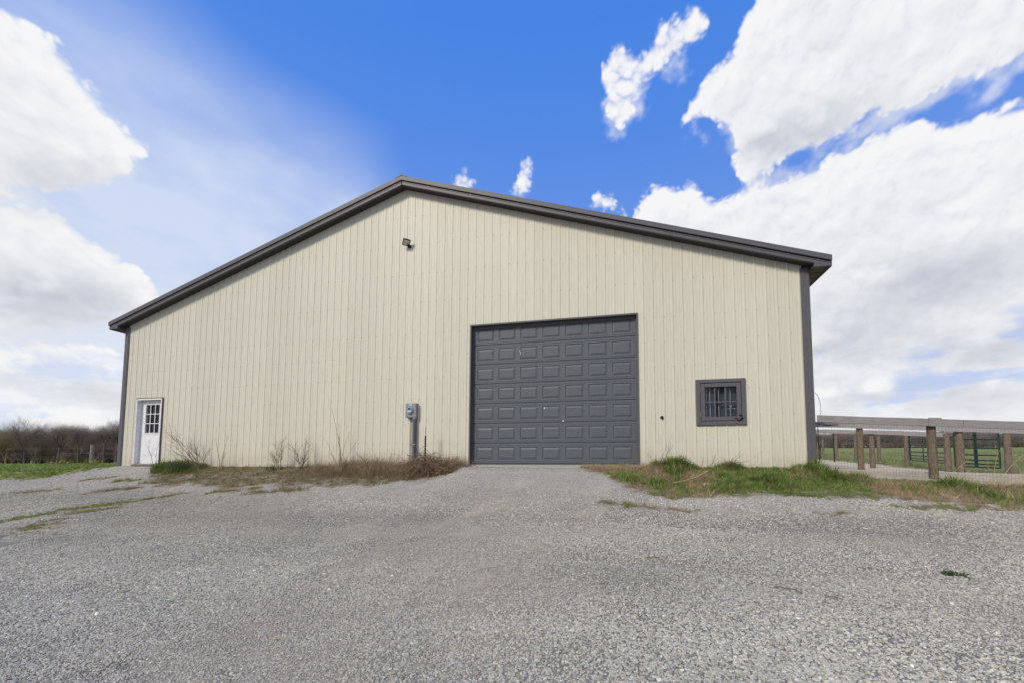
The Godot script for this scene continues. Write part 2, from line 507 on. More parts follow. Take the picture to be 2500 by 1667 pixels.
# ---------------------------------------------------------------- materials
func setup_materials() -> void:
	var speck := streaks(5, 256, 5.0, 5.0, 0.72, 1.0, 5)
	var drip := streaks(6, 512, 14.0, 1.1, 0.86, 1.0, 4)
	var grain := streaks(7, 512, 0.9, 13.0, 0.6, 1.0, 5)
	var grain_up := streaks(8, 512, 9.0, 1.6, 0.15, 1.2, 5)
	var bark := streaks(9, 256, 6.0, 2.0, 0.45, 1.0, 5)
	M.siding = []
	for k in 3:
		var s := mat(0.624 + 0.014 * k, 0.587 + 0.013 * k, 0.466 + 0.011 * k, 0.5, drip, 0.33)
		s.uv1_offset = Vector3(0.37 * k, 0.21 * k, 0)
		s.vertex_color_use_as_albedo = true
		M.siding.append(s)
	M.trim = mat(0.120, 0.114, 0.118, 0.5, speck, 0.7)
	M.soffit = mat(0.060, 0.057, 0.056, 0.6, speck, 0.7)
	M.eave = mat(0.125, 0.104, 0.084, 0.6, speck, 0.7)
	M.roof = mat(0.085, 0.083, 0.088, 0.45, speck, 0.6)
	M.door = mat(0.112, 0.121, 0.134, 0.5, speck, 0.9)
	M.door.heightmap_enabled = true
	M.door.heightmap_texture = grain
	M.door.heightmap_scale = 0.12
	M.white = mat(0.82, 0.81, 0.79, 0.55, speck, 0.8)
	M.worn_white = mat(0.80, 0.78, 0.76, 0.8, streaks(10, 256, 6.0, 3.0, 0.55, 1.35, 4), 1.4)
	M.glass = StandardMaterial3D.new()
	M.glass.albedo_color = Color(0.06, 0.07, 0.08, 0.12)
	M.glass.transparency = BaseMaterial3D.TRANSPARENCY_ALPHA
	M.glass.roughness = 0.03
	M.glass.metallic_specular = 0.4
	M.screen = mat(0.040, 0.048, 0.062, 0.5)
	M.dark = mat(0.02, 0.02, 0.02, 0.9)
	M.black = mat(0.012, 0.012, 0.012, 0.5)
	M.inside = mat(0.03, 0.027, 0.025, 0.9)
	M.concrete = mat(0.40, 0.37, 0.32, 0.9, speck, 1.3)
	M.screw = mat(0.26, 0.235, 0.19, 0.5)
	M.galv = mat(0.42, 0.43, 0.45, 0.45, speck, 2.0)
	M.galv.metallic = 0.3
	M.box = mat(0.27, 0.27, 0.285, 0.5, speck, 2.0)
	M.conduit = mat(0.085, 0.088, 0.098, 0.35)
	M.pale_pipe = mat(0.42, 0.40, 0.36, 0.5)
	M.bar = mat(0.36, 0.37, 0.39, 0.4)
	M.teal = mat(0.16, 0.33, 0.35, 0.3)
	M.lens = mat(0.62, 0.59, 0.54, 0.25)
	M.clear = StandardMaterial3D.new()
	M.clear.albedo_color = Color(0.4, 0.45, 0.45, 0.08)
	M.clear.transparency = BaseMaterial3D.TRANSPARENCY_ALPHA
	M.clear.roughness = 0.05
	M.post = mat(0.235, 0.180, 0.120, 0.9, grain_up, 1.1)
	M.post2 = mat(0.245, 0.190, 0.140, 0.9, grain_up, 0.9)
	M.grey_post = mat(0.36, 0.33, 0.27, 0.9, grain_up, 1.3)
	M.board = mat(0.305, 0.288, 0.275, 0.9, grain, 0.9)
	M.board_pale = mat(0.36, 0.34, 0.335, 0.9, grain, 0.8)
	M.wire = mat(0.16, 0.15, 0.14, 0.6)
	M.gate = mat(0.006, 0.034, 0.026, 0.45)
	M.tpost = mat(0.010, 0.030, 0.020, 0.6)
	M.bark = mat(0.135, 0.115, 0.098, 0.95, bark, 0.5)
	M.twig = mat(0.20, 0.165, 0.145, 0.95)
	M.stalk = mat(0.34, 0.25, 0.15, 0.95)
	M.stalk_dark = mat(0.155, 0.105, 0.075, 0.95)
	M.stalk_pale = mat(0.47, 0.37, 0.235, 0.95)
	M.leaf = mat(0.062, 0.105, 0.022, 0.8)
	M.leaf.backlight_enabled = true
	M.leaf.backlight = lin(0.06, 0.10, 0.02)
	M.tint = StandardMaterial3D.new()
	M.tint.vertex_color_use_as_albedo = true
	M.tint.roughness = 0.9
	M.tint.metallic_specular = 0.3
	M.blade = StandardMaterial3D.new()
	M.blade.vertex_color_use_as_albedo = true
	M.blade.roughness = 0.75
	M.blade.metallic_specular = 0.35
	M.blade.backlight_enabled = true
	M.blade.backlight = Color(0.6, 0.6, 0.6)
	# crushed stone seen as a surface: cells of their own tone with dark joints
	var cell := FastNoiseLite.new()
	cell.seed = 3
	cell.noise_type = FastNoiseLite.TYPE_CELLULAR
	cell.frequency = 0.085
	cell.cellular_return_type = FastNoiseLite.RETURN_CELL_VALUE
	var cellv := cell.get_seamless_image(1024, 1024, false, false, 0.12)
	cell.cellular_return_type = FastNoiseLite.RETURN_DISTANCE2_SUB
	var celld := cell.get_seamless_image(1024, 1024, false, false, 0.12)
	var im := Image.create(1024, 1024, false, Image.FORMAT_RGB8)
	for y in 1024:
		for x in 1024:
			var a: float = cellv.get_pixel(x, y).r
			var b: float = celld.get_pixel(x, y).r
			var g := clampf(0.40 + 0.6 * a, 0.0, 1.0) * lerpf(0.35, 1.0, sstep(0.0, 0.22, b))
			var h := fmod(a * 37.3, 1.0)
			im.set_pixel(x, y, lin(g * (0.97 + 0.06 * h), g * 0.985, g * (1.02 - 0.09 * h)))
	M.soil = StandardMaterial3D.new()
	M.soil.vertex_color_use_as_albedo = true
	M.soil.roughness = 0.95
	M.soil.metallic_specular = 0.25
	M.soil.albedo_texture = ImageTexture.create_from_image(im)
	M.soil.uv1_triplanar = true
	M.soil.uv1_world_triplanar = true
	M.soil.uv1_scale = Vector3.ONE * 0.55
	M.soil.heightmap_enabled = true
	M.soil.heightmap_texture = ImageTexture.create_from_image(celld)
	M.soil.heightmap_scale = 1.2

# ---------------------------------------------------------------- ground
func steps(a: float, b: float, s: float, far: float) -> PackedFloat32Array:
	var mid := []
	var x := a
	while x < b + s * 0.5:
		mid.append(x)
		x += s
	var q := s
	x = a
	while x > -far:
		q *= 1.3
		x -= q
		mid.push_front(x)
	q = s
	x = mid[-1]
	while x < far:
		q *= 1.3
		x += q
		mid.append(x)
	return PackedFloat32Array(mid)

func build_ground() -> void:
	var xs := steps(-14.0, 29.0, 0.14, 900.0)
	var zs := steps(-9.0, 11.0, 0.14, 900.0)
	var nx := xs.size()
	var nz := zs.size()
	var v := PackedVector3Array()
	var nn := PackedVector3Array()
	var cc := PackedColorArray()
	var ix := PackedInt32Array()
	v.resize(nx * nz)
	nn.resize(nx * nz)
	cc.resize(nx * nz)
	for j in nz:
		for i in nx:
			v[j * nx + i] = Vector3(xs[i], ground(xs[i], zs[j]), zs[j])
	for j in nz:
		for i in nx:
			var k := j * nx + i
			var l := v[j * nx + maxi(i - 1, 0)]
			var r := v[j * nx + mini(i + 1, nx - 1)]
			var u := v[maxi(j - 1, 0) * nx + i]
			var d := v[mini(j + 1, nz - 1) * nx + i]
			nn[k] = (d - u).cross(r - l).normalized()
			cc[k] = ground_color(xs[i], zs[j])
	for j in nz - 1:
		for i in nx - 1:
			var k := j * nx + i
			for q in [k, k + 1, k + nx, k + 1, k + nx + 1, k + nx]:
				ix.append(q)
	var a := []
	a.resize(Mesh.ARRAY_MAX)
	a[Mesh.ARRAY_VERTEX] = v
	a[Mesh.ARRAY_NORMAL] = nn
	a[Mesh.ARRAY_COLOR] = cc
	a[Mesh.ARRAY_INDEX] = ix
	var m := ArrayMesh.new()
	m.add_surface_from_arrays(Mesh.PRIMITIVE_TRIANGLES, a)
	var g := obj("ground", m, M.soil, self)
	g.set_meta("kind", "structure")
	g.set_meta("label", "grey gravel yard rising to the barn, running into grass fields")

func ground_color(x: float, z: float) -> Color:
	var q := zone(x, z)
	var w := nmid.get_noise_2d(x * 0.5, z * 0.5 + 90.0)
	var w2 := nlow.get_noise_2d(x * 1.3 + 60.0, z * 1.3)
	var w3 := nfine.get_noise_2d(x, z)
	# fines show tan where wheels have pressed the stone in
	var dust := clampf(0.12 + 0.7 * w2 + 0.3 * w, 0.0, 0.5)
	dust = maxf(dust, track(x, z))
	var gravel := Vector3(0.215, 0.205, 0.187).lerp(Vector3(0.43, 0.38, 0.305), dust * 0.9)  # dark base paints shade into the gaps between the near stones
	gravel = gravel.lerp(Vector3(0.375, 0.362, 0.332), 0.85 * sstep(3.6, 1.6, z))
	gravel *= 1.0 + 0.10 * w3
	var green := Vector3(0.15, 0.19, 0.055).lerp(Vector3(0.25, 0.21, 0.11), clampf(0.5 + w, 0.0, 1.0) * 0.6)
	if x > 14.5 and z > -0.5:
		green = Vector3(0.10, 0.105, 0.045).lerp(Vector3(0.17, 0.135, 0.08), clampf(0.5 + w + w3, 0.0, 1.0))
	if absf(x - 8.0) > 30.0 or z < -20.0:
		green = Vector3(0.165, 0.225, 0.060).lerp(Vector3(0.27, 0.24, 0.11), clampf(0.35 + 0.8 * nlow.get_noise_2d(x * 0.2, z * 0.2), 0.0, 1.0))
	var litter := Vector3(0.135, 0.098, 0.070).lerp(Vector3(0.27, 0.205, 0.135), clampf(0.4 + w + 0.5 * w3, 0.0, 1.0))
	var dirt := Vector3(0.61, 0.505, 0.36).lerp(Vector3(0.55, 0.485, 0.39), clampf(0.4 + 1.5 * w2, 0.0, 1.0))
	var sum: float = maxf(q[0] + q[1] + q[2] + q[3], 0.001)
	var o: Vector3 = (gravel * q[0] + green * q[1] + litter * q[2] + dirt * q[3]) / sum
	o *= 1.45
	return Color(o.x, o.y, o.z)

# ---------------------------------------------------------------- barn
const PITCH := 0.2286
const RIB := 0.173

func slab(g: Geo, x0: float, x1: float, o0: float, o1: float, z0: float, z1: float) -> void:
	# a piece that follows the roof line: o0..o1 above the fascia's underside
	g.hexa([Vector3(x0, yf(x0) + o0, z0), Vector3(x1, yf(x1) + o0, z0), Vector3(x1, yf(x1) + o1, z0), Vector3(x0, yf(x0) + o1, z0),
		Vector3(x0, yf(x0) + o0, z1), Vector3(x1, yf(x1) + o0, z1), Vector3(x1, yf(x1) + o1, z1), Vector3(x0, yf(x0) + o1, z1)])

func build_barn() -> void:
	var barn := thing("barn", "tan ribbed metal barn with charcoal roof trim and garage door", "barn", Vector3.ZERO)
	# profile along x: [x, z]
	var prof := []
	var k := -1
	while RIB + k * PITCH < 19.95:
		var c := RIB + k * PITCH
		for q in [[-0.024, 0.0], [-0.012, 0.0115], [0.012, 0.0115], [0.024, 0.0], [0.0655, 0.0], [0.0705, 0.004], [0.0805, 0.004], [0.0855, 0.0], [0.1435, 0.0], [0.1485, 0.004], [0.1585, 0.004], [0.1635, 0.0]]:
			prof.append(Vector2(c + q[0], q[1]))
		k += 1
	var holes := [[11.95, 16.265, -1.0, 3.685], [0.535, 1.585, -1.0, 2.09], [17.63, 18.59, 0.98, 1.95]]
	var cuts := [-0.02, 9.95, 19.90]
	for h in holes:
		cuts.append(h[0])
		cuts.append(h[1])
	var sheets := {}
	for i in prof.size() - 1:
		var a: Vector2 = prof[i]
		var b: Vector2 = prof[i + 1]
		var at := [a.x, b.x]
		for c in cuts:
			if c > a.x + 1e-4 and c < b.x - 1e-4:
				at.append(c)
		at.sort()
		var sheet := int(floor((a.x - RIB - 0.012) / (4.0 * PITCH) + 0.25))
		if not sheets.has(sheet):
			sheets[sheet] = Geo.new()
		for j in at.size() - 1:
			var x0: float = at[j]
			var x1: float = at[j + 1]
			var xm := (x0 + x1) * 0.5
			if xm < -0.02 or xm > 19.90:
				continue
			var z0 := lerpf(a.y, b.y, (x0 - a.x) / (b.x - a.x))
			var z1 := lerpf(a.y, b.y, (x1 - a.x) / (b.x - a.x))
			var spans := [[-0.10, 99.0]]
			for h in holes:
				if xm > h[0] and xm < h[1]:
					var out := []
					for s in spans:
						if h[2] > s[0]:
							out.append([s[0], h[2]])
						out.append([h[3], s[1]])
					spans = out
			for s in spans:
				if s[0] < 0.0:
					var w0: float = s[0]
					for w1 in [0.03, 0.12, 0.24, 0.42]:
						sheets[sheet].quad(Vector3(x0, w0, z0), Vector3(x1, w0, z1), Vector3(x1, w1, z1), Vector3(x0, w1, z0), Vector3(-(z1 - z0), 0, x1 - x0).normalized())
						w0 = w1
					s = [0.42, s[1]]
				var t0: float = minf(s[1], yf(x0) + 0.03)
				var t1: float = minf(s[1], yf(x1) + 0.03)
				var nn := Vector3(-(z1 - z0), 0, x1 - x0).normalized()
				sheets[sheet].quad(Vector3(x0, s[0], z0), Vector3(x1, s[0], z1), Vector3(x1, t1, z1), Vector3(x0, t0, z0), nn)
	var keys := sheets.keys()
	keys.sort()
	for s in keys:
		if sheets[s].v.size():
			for p in sheets[s].v:
				var k2 := (1.0 - sstep(-0.02, 0.42, p.y)) * clampf(0.30 + 0.35 * nmid.get_noise_2d(p.x * 2.0, p.y * 2.0), 0.0, 0.6)
				sheets[s].c.append(Color.WHITE.lerp(Color(0.72, 0.63, 0.52), k2))
			obj("wall_panel", sheets[s].mesh(), M.siding[(s * 7 + 3) % 3], barn)
	# screws along the girts
	var sc := Geo.new()
	for row in [0.02, 0.58, 1.18, 1.78, 2.378, 2.978, 3.58, 4.46, 5.28, 6.13, 6.95]:
		for i in 88:
			var x := RIB + 0.032 + i * PITCH + rng.randf_range(-0.006, 0.006)
			var y: float = row + rng.randf_range(-0.012, 0.012) - 0.018 * (i % 4)  * 0.5
			if y > yf(x) - 0.06 or x > 19.86:
				continue
			var skip := false
			for h in holes:
				if x > h[0] - 0.07 and x < h[1] + 0.07 and y > h[2] - 0.07 and y < h[3] + 0.07:
					skip = true
			if not skip:
				sc.tube(Vector3(x, y, 0.0), Vector3(x, y, 0.006), 0.0085, 0.0075, 6, true)
	var so := obj("siding_screws", sc.mesh(), M.screw, barn)
	so.set_meta("kind", "stuff")
	# side and back walls, closed
	for side in 2:
		var g := Geo.new()
		var xw := -0.12 if side == 0 else 20.0
		var z := -0.06
		while z > -18.0:
			g.box(Vector3(xw - 0.012, -0.1, z - 0.20), Vector3(xw + 0.012, 4.5, z))
			g.box(Vector3(xw - 0.028, -0.1, z - 0.2286), Vector3(xw + 0.028, 4.5, z - 0.20))
			z -= 0.2286
		obj("side_wall", g.mesh(), M.siding[side], barn)
	var bk := Geo.new()
	bk.hexa([Vector3(-0.1, -0.1, -18.1), Vector3(9.95, -0.1, -18.1), Vector3(9.95, 7.8, -18.1), Vector3(-0.1, 4.5, -18.1), Vector3(-0.1, -0.1, -18.06), Vector3(9.95, -0.1, -18.06), Vector3(9.95, 7.8, -18.06), Vector3(-0.1, 4.5, -18.06)])
	bk.hexa([Vector3(9.95, -0.1, -18.1), Vector3(20.0, -0.1, -18.1), Vector3(20.0, 4.5, -18.1), Vector3(9.95, 7.8, -18.1), Vector3(9.95, -0.1, -18.06), Vector3(20.0, -0.1, -18.06), Vector3(20.0, 4.5, -18.06), Vector3(9.95, 7.8, -18.06)])
	obj("back_wall", bk.mesh(), M.siding[2], barn)
	# inner lining so that no daylight comes through, with the openings left
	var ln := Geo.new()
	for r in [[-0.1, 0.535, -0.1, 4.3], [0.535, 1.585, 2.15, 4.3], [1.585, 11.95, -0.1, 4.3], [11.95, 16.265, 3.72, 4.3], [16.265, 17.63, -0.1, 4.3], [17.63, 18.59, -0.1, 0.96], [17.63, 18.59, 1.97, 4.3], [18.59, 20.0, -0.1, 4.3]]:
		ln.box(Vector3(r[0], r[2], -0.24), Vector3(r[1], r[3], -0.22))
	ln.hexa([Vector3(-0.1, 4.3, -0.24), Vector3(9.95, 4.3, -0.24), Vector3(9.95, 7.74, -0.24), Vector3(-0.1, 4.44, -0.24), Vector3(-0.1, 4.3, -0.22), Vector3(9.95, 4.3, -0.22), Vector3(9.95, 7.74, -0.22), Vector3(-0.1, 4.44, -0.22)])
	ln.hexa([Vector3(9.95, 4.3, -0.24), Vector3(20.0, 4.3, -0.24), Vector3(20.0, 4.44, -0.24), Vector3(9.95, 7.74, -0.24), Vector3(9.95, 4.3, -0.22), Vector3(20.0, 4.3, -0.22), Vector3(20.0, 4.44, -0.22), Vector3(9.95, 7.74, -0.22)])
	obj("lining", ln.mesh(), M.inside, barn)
	var fl := Geo.new()
	fl.box(Vector3(-0.1, -0.3, -18.05), Vector3(20.0, -0.012, -0.03))
	obj("floor_slab", fl.mesh(), M.concrete, barn)
	# roof
	for side in 2:
		var g := Geo.new()
		var xa := -0.50 if side == 0 else APEX
		var xb := APEX if side == 0 else 20.40
		slab(g, xa, xb, 0.205, 0.236, -18.3, 0.262)
		var rf := obj("roof", g.mesh(), M.roof, barn)
		if side == 0:
			var cap := Geo.new()
			for s in [[APEX - 0.17, APEX], [APEX, APEX + 0.17]]:
				slab(cap, s[0], s[1], 0.24, 0.262, -18.3, 0.292)
			cap.tube(Vector3(APEX, 8.008, -18.3), Vector3(APEX, 8.008, 0.294), 0.028, 0.028, 8, true)
			obj("ridge_cap", cap.mesh(), M.trim, rf)
	# rake: upper trim, shadow gap, fascia with a lip
	for side in 2:
		var xa := -0.50 if side == 0 else APEX
		var xb := APEX if side == 0 else 20.40
		var up := Geo.new()
		slab(up, xa, xb, 0.121, 0.2395, 0.205, 0.285)
		obj("rake_trim", up.mesh(), M.trim, barn)
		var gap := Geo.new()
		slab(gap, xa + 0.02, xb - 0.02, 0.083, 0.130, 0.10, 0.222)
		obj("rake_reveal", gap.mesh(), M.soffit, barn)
		var fa := Geo.new()
		slab(fa, xa + 0.015, xb - 0.015, 0.0, 0.082, 0.19, 0.250)
		slab(fa, xa + 0.015, xb - 0.015, 0.072, 0.089, 0.251, 0.259)
		obj("fascia", fa.mesh(), M.trim, barn)
		var fs := Geo.new()
		for i in 17:
			var x := lerpf(xa + 0.2, xb - 0.2, i / 16.0) + rng.randf_range(-0.08, 0.08)
			fs.tube(Vector3(x, yf(x) + 0.081, 0.257), Vector3(x, yf(x) + 0.081, 0.265), 0.009, 0.007, 6, true)
		var fo := obj("fascia_screws", fs.mesh(), M.galv, barn)
		fo.set_meta("kind", "stuff")
		# soffit strips under the overhang
		var x := xa + 0.36 if side == 0 else APEX + 0.0
		var lim := APEX if side == 0 else 20.04
		while x < lim - 0.02:
			var e := minf(x + 0.3, lim)
			var s := Geo.new()
			slab(s, x + 0.004, e - 0.004, 0.008, 0.02, 0.003, 0.19)
			slab(s, x + 0.10, x + 0.112, 0.004, 0.0079, 0.003, 0.19)
			slab(s, x + 0.20, x + 0.212, 0.004, 0.0079, 0.003, 0.19)
			obj("soffit_panel", s.mesh(), M.soffit, barn)
			x += 0.3
		var bkp := Geo.new()
		slab(bkp, xa + 0.03, xb - 0.03, 0.022, 0.03, 0.002, 0.189)
		obj("soffit_backing", bkp.mesh(), M.dark, barn)
	# boxed eaves: level soffit strips, fascia along the side, closed at the gable
	for side in 2:
		var sgn := -1.0 if side == 0 else 1.0
		var wall := -0.135 if side == 0 else 20.03
		var tip := -0.485 if side == 0 else 20.385
		var inner := -0.16 if side == 0 else 20.06
		var rt := Geo.new()
		rt.hexa([Vector3(tip, 4.362, 0.20), Vector3(inner, 4.362, 0.20), Vector3(inner, yf(inner) + 0.03, 0.20), Vector3(tip, yf(tip) + 0.04, 0.20),
			Vector3(tip, 4.362, 0.247), Vector3(inner, 4.362, 0.247), Vector3(inner, yf(inner) + 0.03, 0.247), Vector3(tip, yf(tip) + 0.04, 0.247)])
		obj("eave_return", rt.mesh(), M.trim, barn)
		var rs := Geo.new()
		rs.hexa([Vector3(inner, 4.362, -0.02), Vector3(inner, 4.362, 0.199), Vector3(inner, yf(inner) + 0.02, 0.199), Vector3(inner, yf(inner) + 0.02, -0.02),
			Vector3(inner + sgn * 0.02, 4.362, -0.02), Vector3(inner + sgn * 0.02, 4.362, 0.199), Vector3(inner + sgn * 0.02, yf(inner) + 0.02, 0.199), Vector3(inner + sgn * 0.02, yf(inner) + 0.02, -0.02)])
		obj("eave_return_side", rs.mesh(), M.soffit, barn)
		var ef := Geo.new()
		ef.box(Vector3(minf(tip, tip + sgn * 0.02), 4.345, -18.25), Vector3(maxf(tip, tip + sgn * 0.02), 4.54, 0.246))
		obj("eave_fascia", ef.mesh(), M.trim, barn)
		var eb := Geo.new()
		eb.box(Vector3(minf(wall, tip), 4.378, -18.1), Vector3(maxf(wall, tip), 4.386, 0.197))
		obj("eave_backing", eb.mesh(), M.dark, barn)
		var z := 0.198
		var nstrip := 0
		while z > -18.0:
			var zl := 0.30 if nstrip < 24 else 19.0
			var s := Geo.new()
			var ze := maxf(z - zl, -18.1)
			s.box(Vector3(minf(wall, tip), 4.364, ze + 0.028), Vector3(maxf(wall, tip), 4.374, z))
			s.box(Vector3(minf(wall, tip), 4.360, z - 0.10), Vector3(maxf(wall, tip), 4.3635, z - 0.085))
			obj("eave_soffit_panel", s.mesh(), M.eave, barn)
			z = ze
			nstrip += 1
	# corner trims
	for side in 2:
		var g := Geo.new()
		var x0 := -0.15 if side == 0 else 19.885
		var x1 := 0.005 if side == 0 else 20.045
		g.cbox(Vector3(x0, -0.08, -0.16), Vector3(x1, yf(x0 if side == 0 else x1) + 0.01, 0.030), 0.012)
		if side == 0:
			g.box(Vector3(0.005, -0.08, -0.01), Vector3(0.03, 4.45, 0.022))
		else:
			g.box(Vector3(19.865, -0.08, -0.01), Vector3(19.885, 4.45, 0.022))
			g.box(Vector3(19.93, -0.08, 0.0302), Vector3(19.945, yf(19.945), 0.034))
		obj("corner_trim", g.mesh(), M.trim, barn)
	# garage opening: jamb, header, sill
	for side in 2:
		var g := Geo.new()
		var xo := 11.935 if side == 0 else 16.28
		var s := 1.0 if side == 0 else -1.0
		g.box(Vector3(minf(xo, xo + s * 0.035), -0.03, -0.001), Vector3(maxf(xo, xo + s * 0.035), 3.70 - 0.036, 0.024))
		g.box(Vector3(minf(xo + s * 0.012, xo + s * 0.035), -0.03, -0.21), Vector3(maxf(xo + s * 0.012, xo + s * 0.035), 3.664, -0.002))
		g.box(Vector3(minf(xo + s * 0.0355, xo + s * 0.075), -0.03, -0.118), Vector3(maxf(xo + s * 0.0355, xo + s * 0.075), 3.60, -0.098))
		obj("door_jamb", g.mesh(), M.trim, barn)
	var hd := Geo.new()
	hd.box(Vector3(11.935, 3.664, -0.001), Vector3(16.28, 3.70, 0.026))
	hd.box(Vector3(11.947, 3.664, -0.21), Vector3(16.268, 3.69, -0.002))
	hd.box(Vector3(11.975, 3.600, -0.118), Vector3(16.24, 3.6635, -0.098))
	obj("door_header", hd.mesh(), M.trim, barn)
	var sl := Geo.new()
	sl.cbox(Vector3(11.90, -0.22, -0.20), Vector3(16.31, 0.0, 0.06), 0.015)
	obj("door_sill", sl.mesh(), M.concrete, barn)
	garage_door(barn)
	entry_door(barn)
	stall_window(barn)
	# a dark cable port left of the window
	var po := Geo.new()
	po.tube(Vector3(16.802, 1.135, 0.0), Vector3(16.802, 1.135, 0.035), 0.042, 0.030, 10, true)
	po.tube(Vector3(16.802, 1.10, 0.03), Vector3(16.802, 1.165, 0.045), 0.016, 0.016, 8, true)
	obj("cable_port", po.mesh(), M.black, barn)

func garage_door(barn: Node3D) -> void:
	var zf := -0.118
	var x0 := 11.975
	var x1 := 16.24
	var bottom := 0.03
	var pitch := 0.524
	var back := Geo.new()
	back.box(Vector3(x0, 0.004, zf - 0.06), Vector3(x1, 3.66, zf - 0.03))
	back.box(Vector3(x0, 0.002, zf - 0.029), Vector3(x1, 0.028, zf - 0.004))
	var d := obj("garage_door", back.mesh(), M.door, barn)
	d.set_meta("label", "charcoal sectional overhead door of seven rows of raised panels")
	var pw := 0.462
	var ph := 0.325
	var lead := 0.125
	var px := (x1 - x0 - 2.0 * lead - pw) / 6.0
	# one raised panel, shared
	var rp := Geo.new()
	var ring := func(i: float, z: float) -> Array:
		return [Vector3(i, i, z), Vector3(pw - i, i, z), Vector3(pw - i, ph - i, z), Vector3(i, ph - i, z)]
	var r0: Array = ring.call(0.0, 0.0)
	var r1: Array = ring.call(0.010, -0.014)
	var r2: Array = ring.call(0.016, -0.014)
	var r3: Array = ring.call(0.058, 0.001)
	var mid := Vector3(pw / 2, ph / 2, -0.5)
	for pair in [[r0, r1], [r1, r2], [r2, r3]]:
		for i in 4:
			var j := (i + 1) % 4
			var a: Vector3 = pair[0][i]
			var b: Vector3 = pair[0][j]
			var c: Vector3 = pair[1][j]
			var e: Vector3 = pair[1][i]
			var nn := (b - a).cross(e - a).normalized()
			if nn.z < 0.0:
				nn = -nn
			rp.quad(a, b, c, e, nn)
	rp.quad(r3[0], r3[1], r3[2], r3[3], Vector3(0, 0, 1))
	var rpm := rp.mesh()
	for row in 7:
		var y0 := bottom + row * pitch
		var y1 := y0 + pitch
		var s := Geo.new()
		# rails and stiles round the panels; bevelled meeting edges
		var ya := y0 + (pitch - ph) * 0.5
		var yb := ya + ph
		var f := Vector3(0, 0, 1)
		var e := 0.022
		s.quad(Vector3(x0, y0 + e, zf), Vector3(x1, y0 + e, zf), Vector3(x1, ya, zf), Vector3(x0, ya, zf), f)
		s.quad(Vector3(x0, yb, zf), Vector3(x1, yb, zf), Vector3(x1, y1 - e, zf), Vector3(x0, y1 - e, zf), f)
		var xx := x0
		for col in 7:
			var xp := x0 + lead + col * px
			s.quad(Vector3(xx, ya, zf), Vector3(xp, ya, zf), Vector3(xp, yb, zf), Vector3(xx, yb, zf), f)
			xx = xp + pw
			var o := obj("raised_panel", rpm, M.door, d)
			o.position = Vector3(xp, ya, zf)
		s.quad(Vector3(xx, ya, zf), Vector3(x1, ya, zf), Vector3(x1, yb, zf), Vector3(xx, yb, zf), f)
		# bevel to a recessed band, then the joint
		for q in [[y0 + e, y0 + 0.010, 0.0, -0.012], [y0 + 0.010, y0 + 0.002, -0.012, -0.012], [y0 + 0.002, y0 + 0.001, -0.012, -0.03], [y1 - e, y1 - 0.010, 0.0, -0.012], [y1 - 0.010, y1 - 0.002, -0.012, -0.012], [y1 - 0.002, y1 - 0.001, -0.012, -0.03]]:
			var nn := Vector3(0, q[3] - q[2], -(q[1] - q[0])).normalized()
			if nn.z < 0.0:
				nn = -nn
			s.quad(Vector3(x0, q[0], zf + q[2]), Vector3(x1, q[0], zf + q[2]), Vector3(x1, q[1], zf + q[3]), Vector3(x0, q[1], zf + q[3]), nn)
		# the pressed line between joint and panels
		for yl in [y0 + 0.058, y1 - 0.058]:
			s.quad(Vector3(x0, yl - 0.004, zf + 0.0005), Vector3(x1, yl - 0.004, zf + 0.0005), Vector3(x1, yl, zf + 0.005), Vector3(x0, yl, zf + 0.005), Vector3(0, -0.7, 0.7))
			s.quad(Vector3(x0, yl, zf + 0.005), Vector3(x1, yl, zf + 0.005), Vector3(x1, yl + 0.004, zf + 0.0005), Vector3(x0, yl + 0.004, zf + 0.0005), Vector3(0, 0.7, 0.7))
		obj("door_section", s.mesh(), M.door, d)
	# three old paint chips
	for q in [[13.93, 1.455, 0.020, 0.020], [14.41, 1.115, 0.017, 0.022], [13.29, 2.905, 0.008, 0.045], [13.27, 2.97, 0.007, 0.03]]:
		var g := Geo.new()
		g.hexa([Vector3(q[0] - q[2], q[1] - q[3] * 0.6, zf + 0.002), Vector3(q[0] + q[2] * 0.5, q[1] - q[3], zf + 0.002), Vector3(q[0] + q[2], q[1] + q[3] * 0.7, zf + 0.002), Vector3(q[0] - q[2] * 0.4, q[1] + q[3], zf + 0.002),
			Vector3(q[0] - q[2], q[1] - q[3] * 0.6, zf + 0.004), Vector3(q[0] + q[2] * 0.5, q[1] - q[3], zf + 0.004), Vector3(q[0] + q[2], q[1] + q[3] * 0.7, zf + 0.004), Vector3(q[0] - q[2] * 0.4, q[1] + q[3], zf + 0.004)])
		obj("paint_chip", g.mesh(), M.white, d)

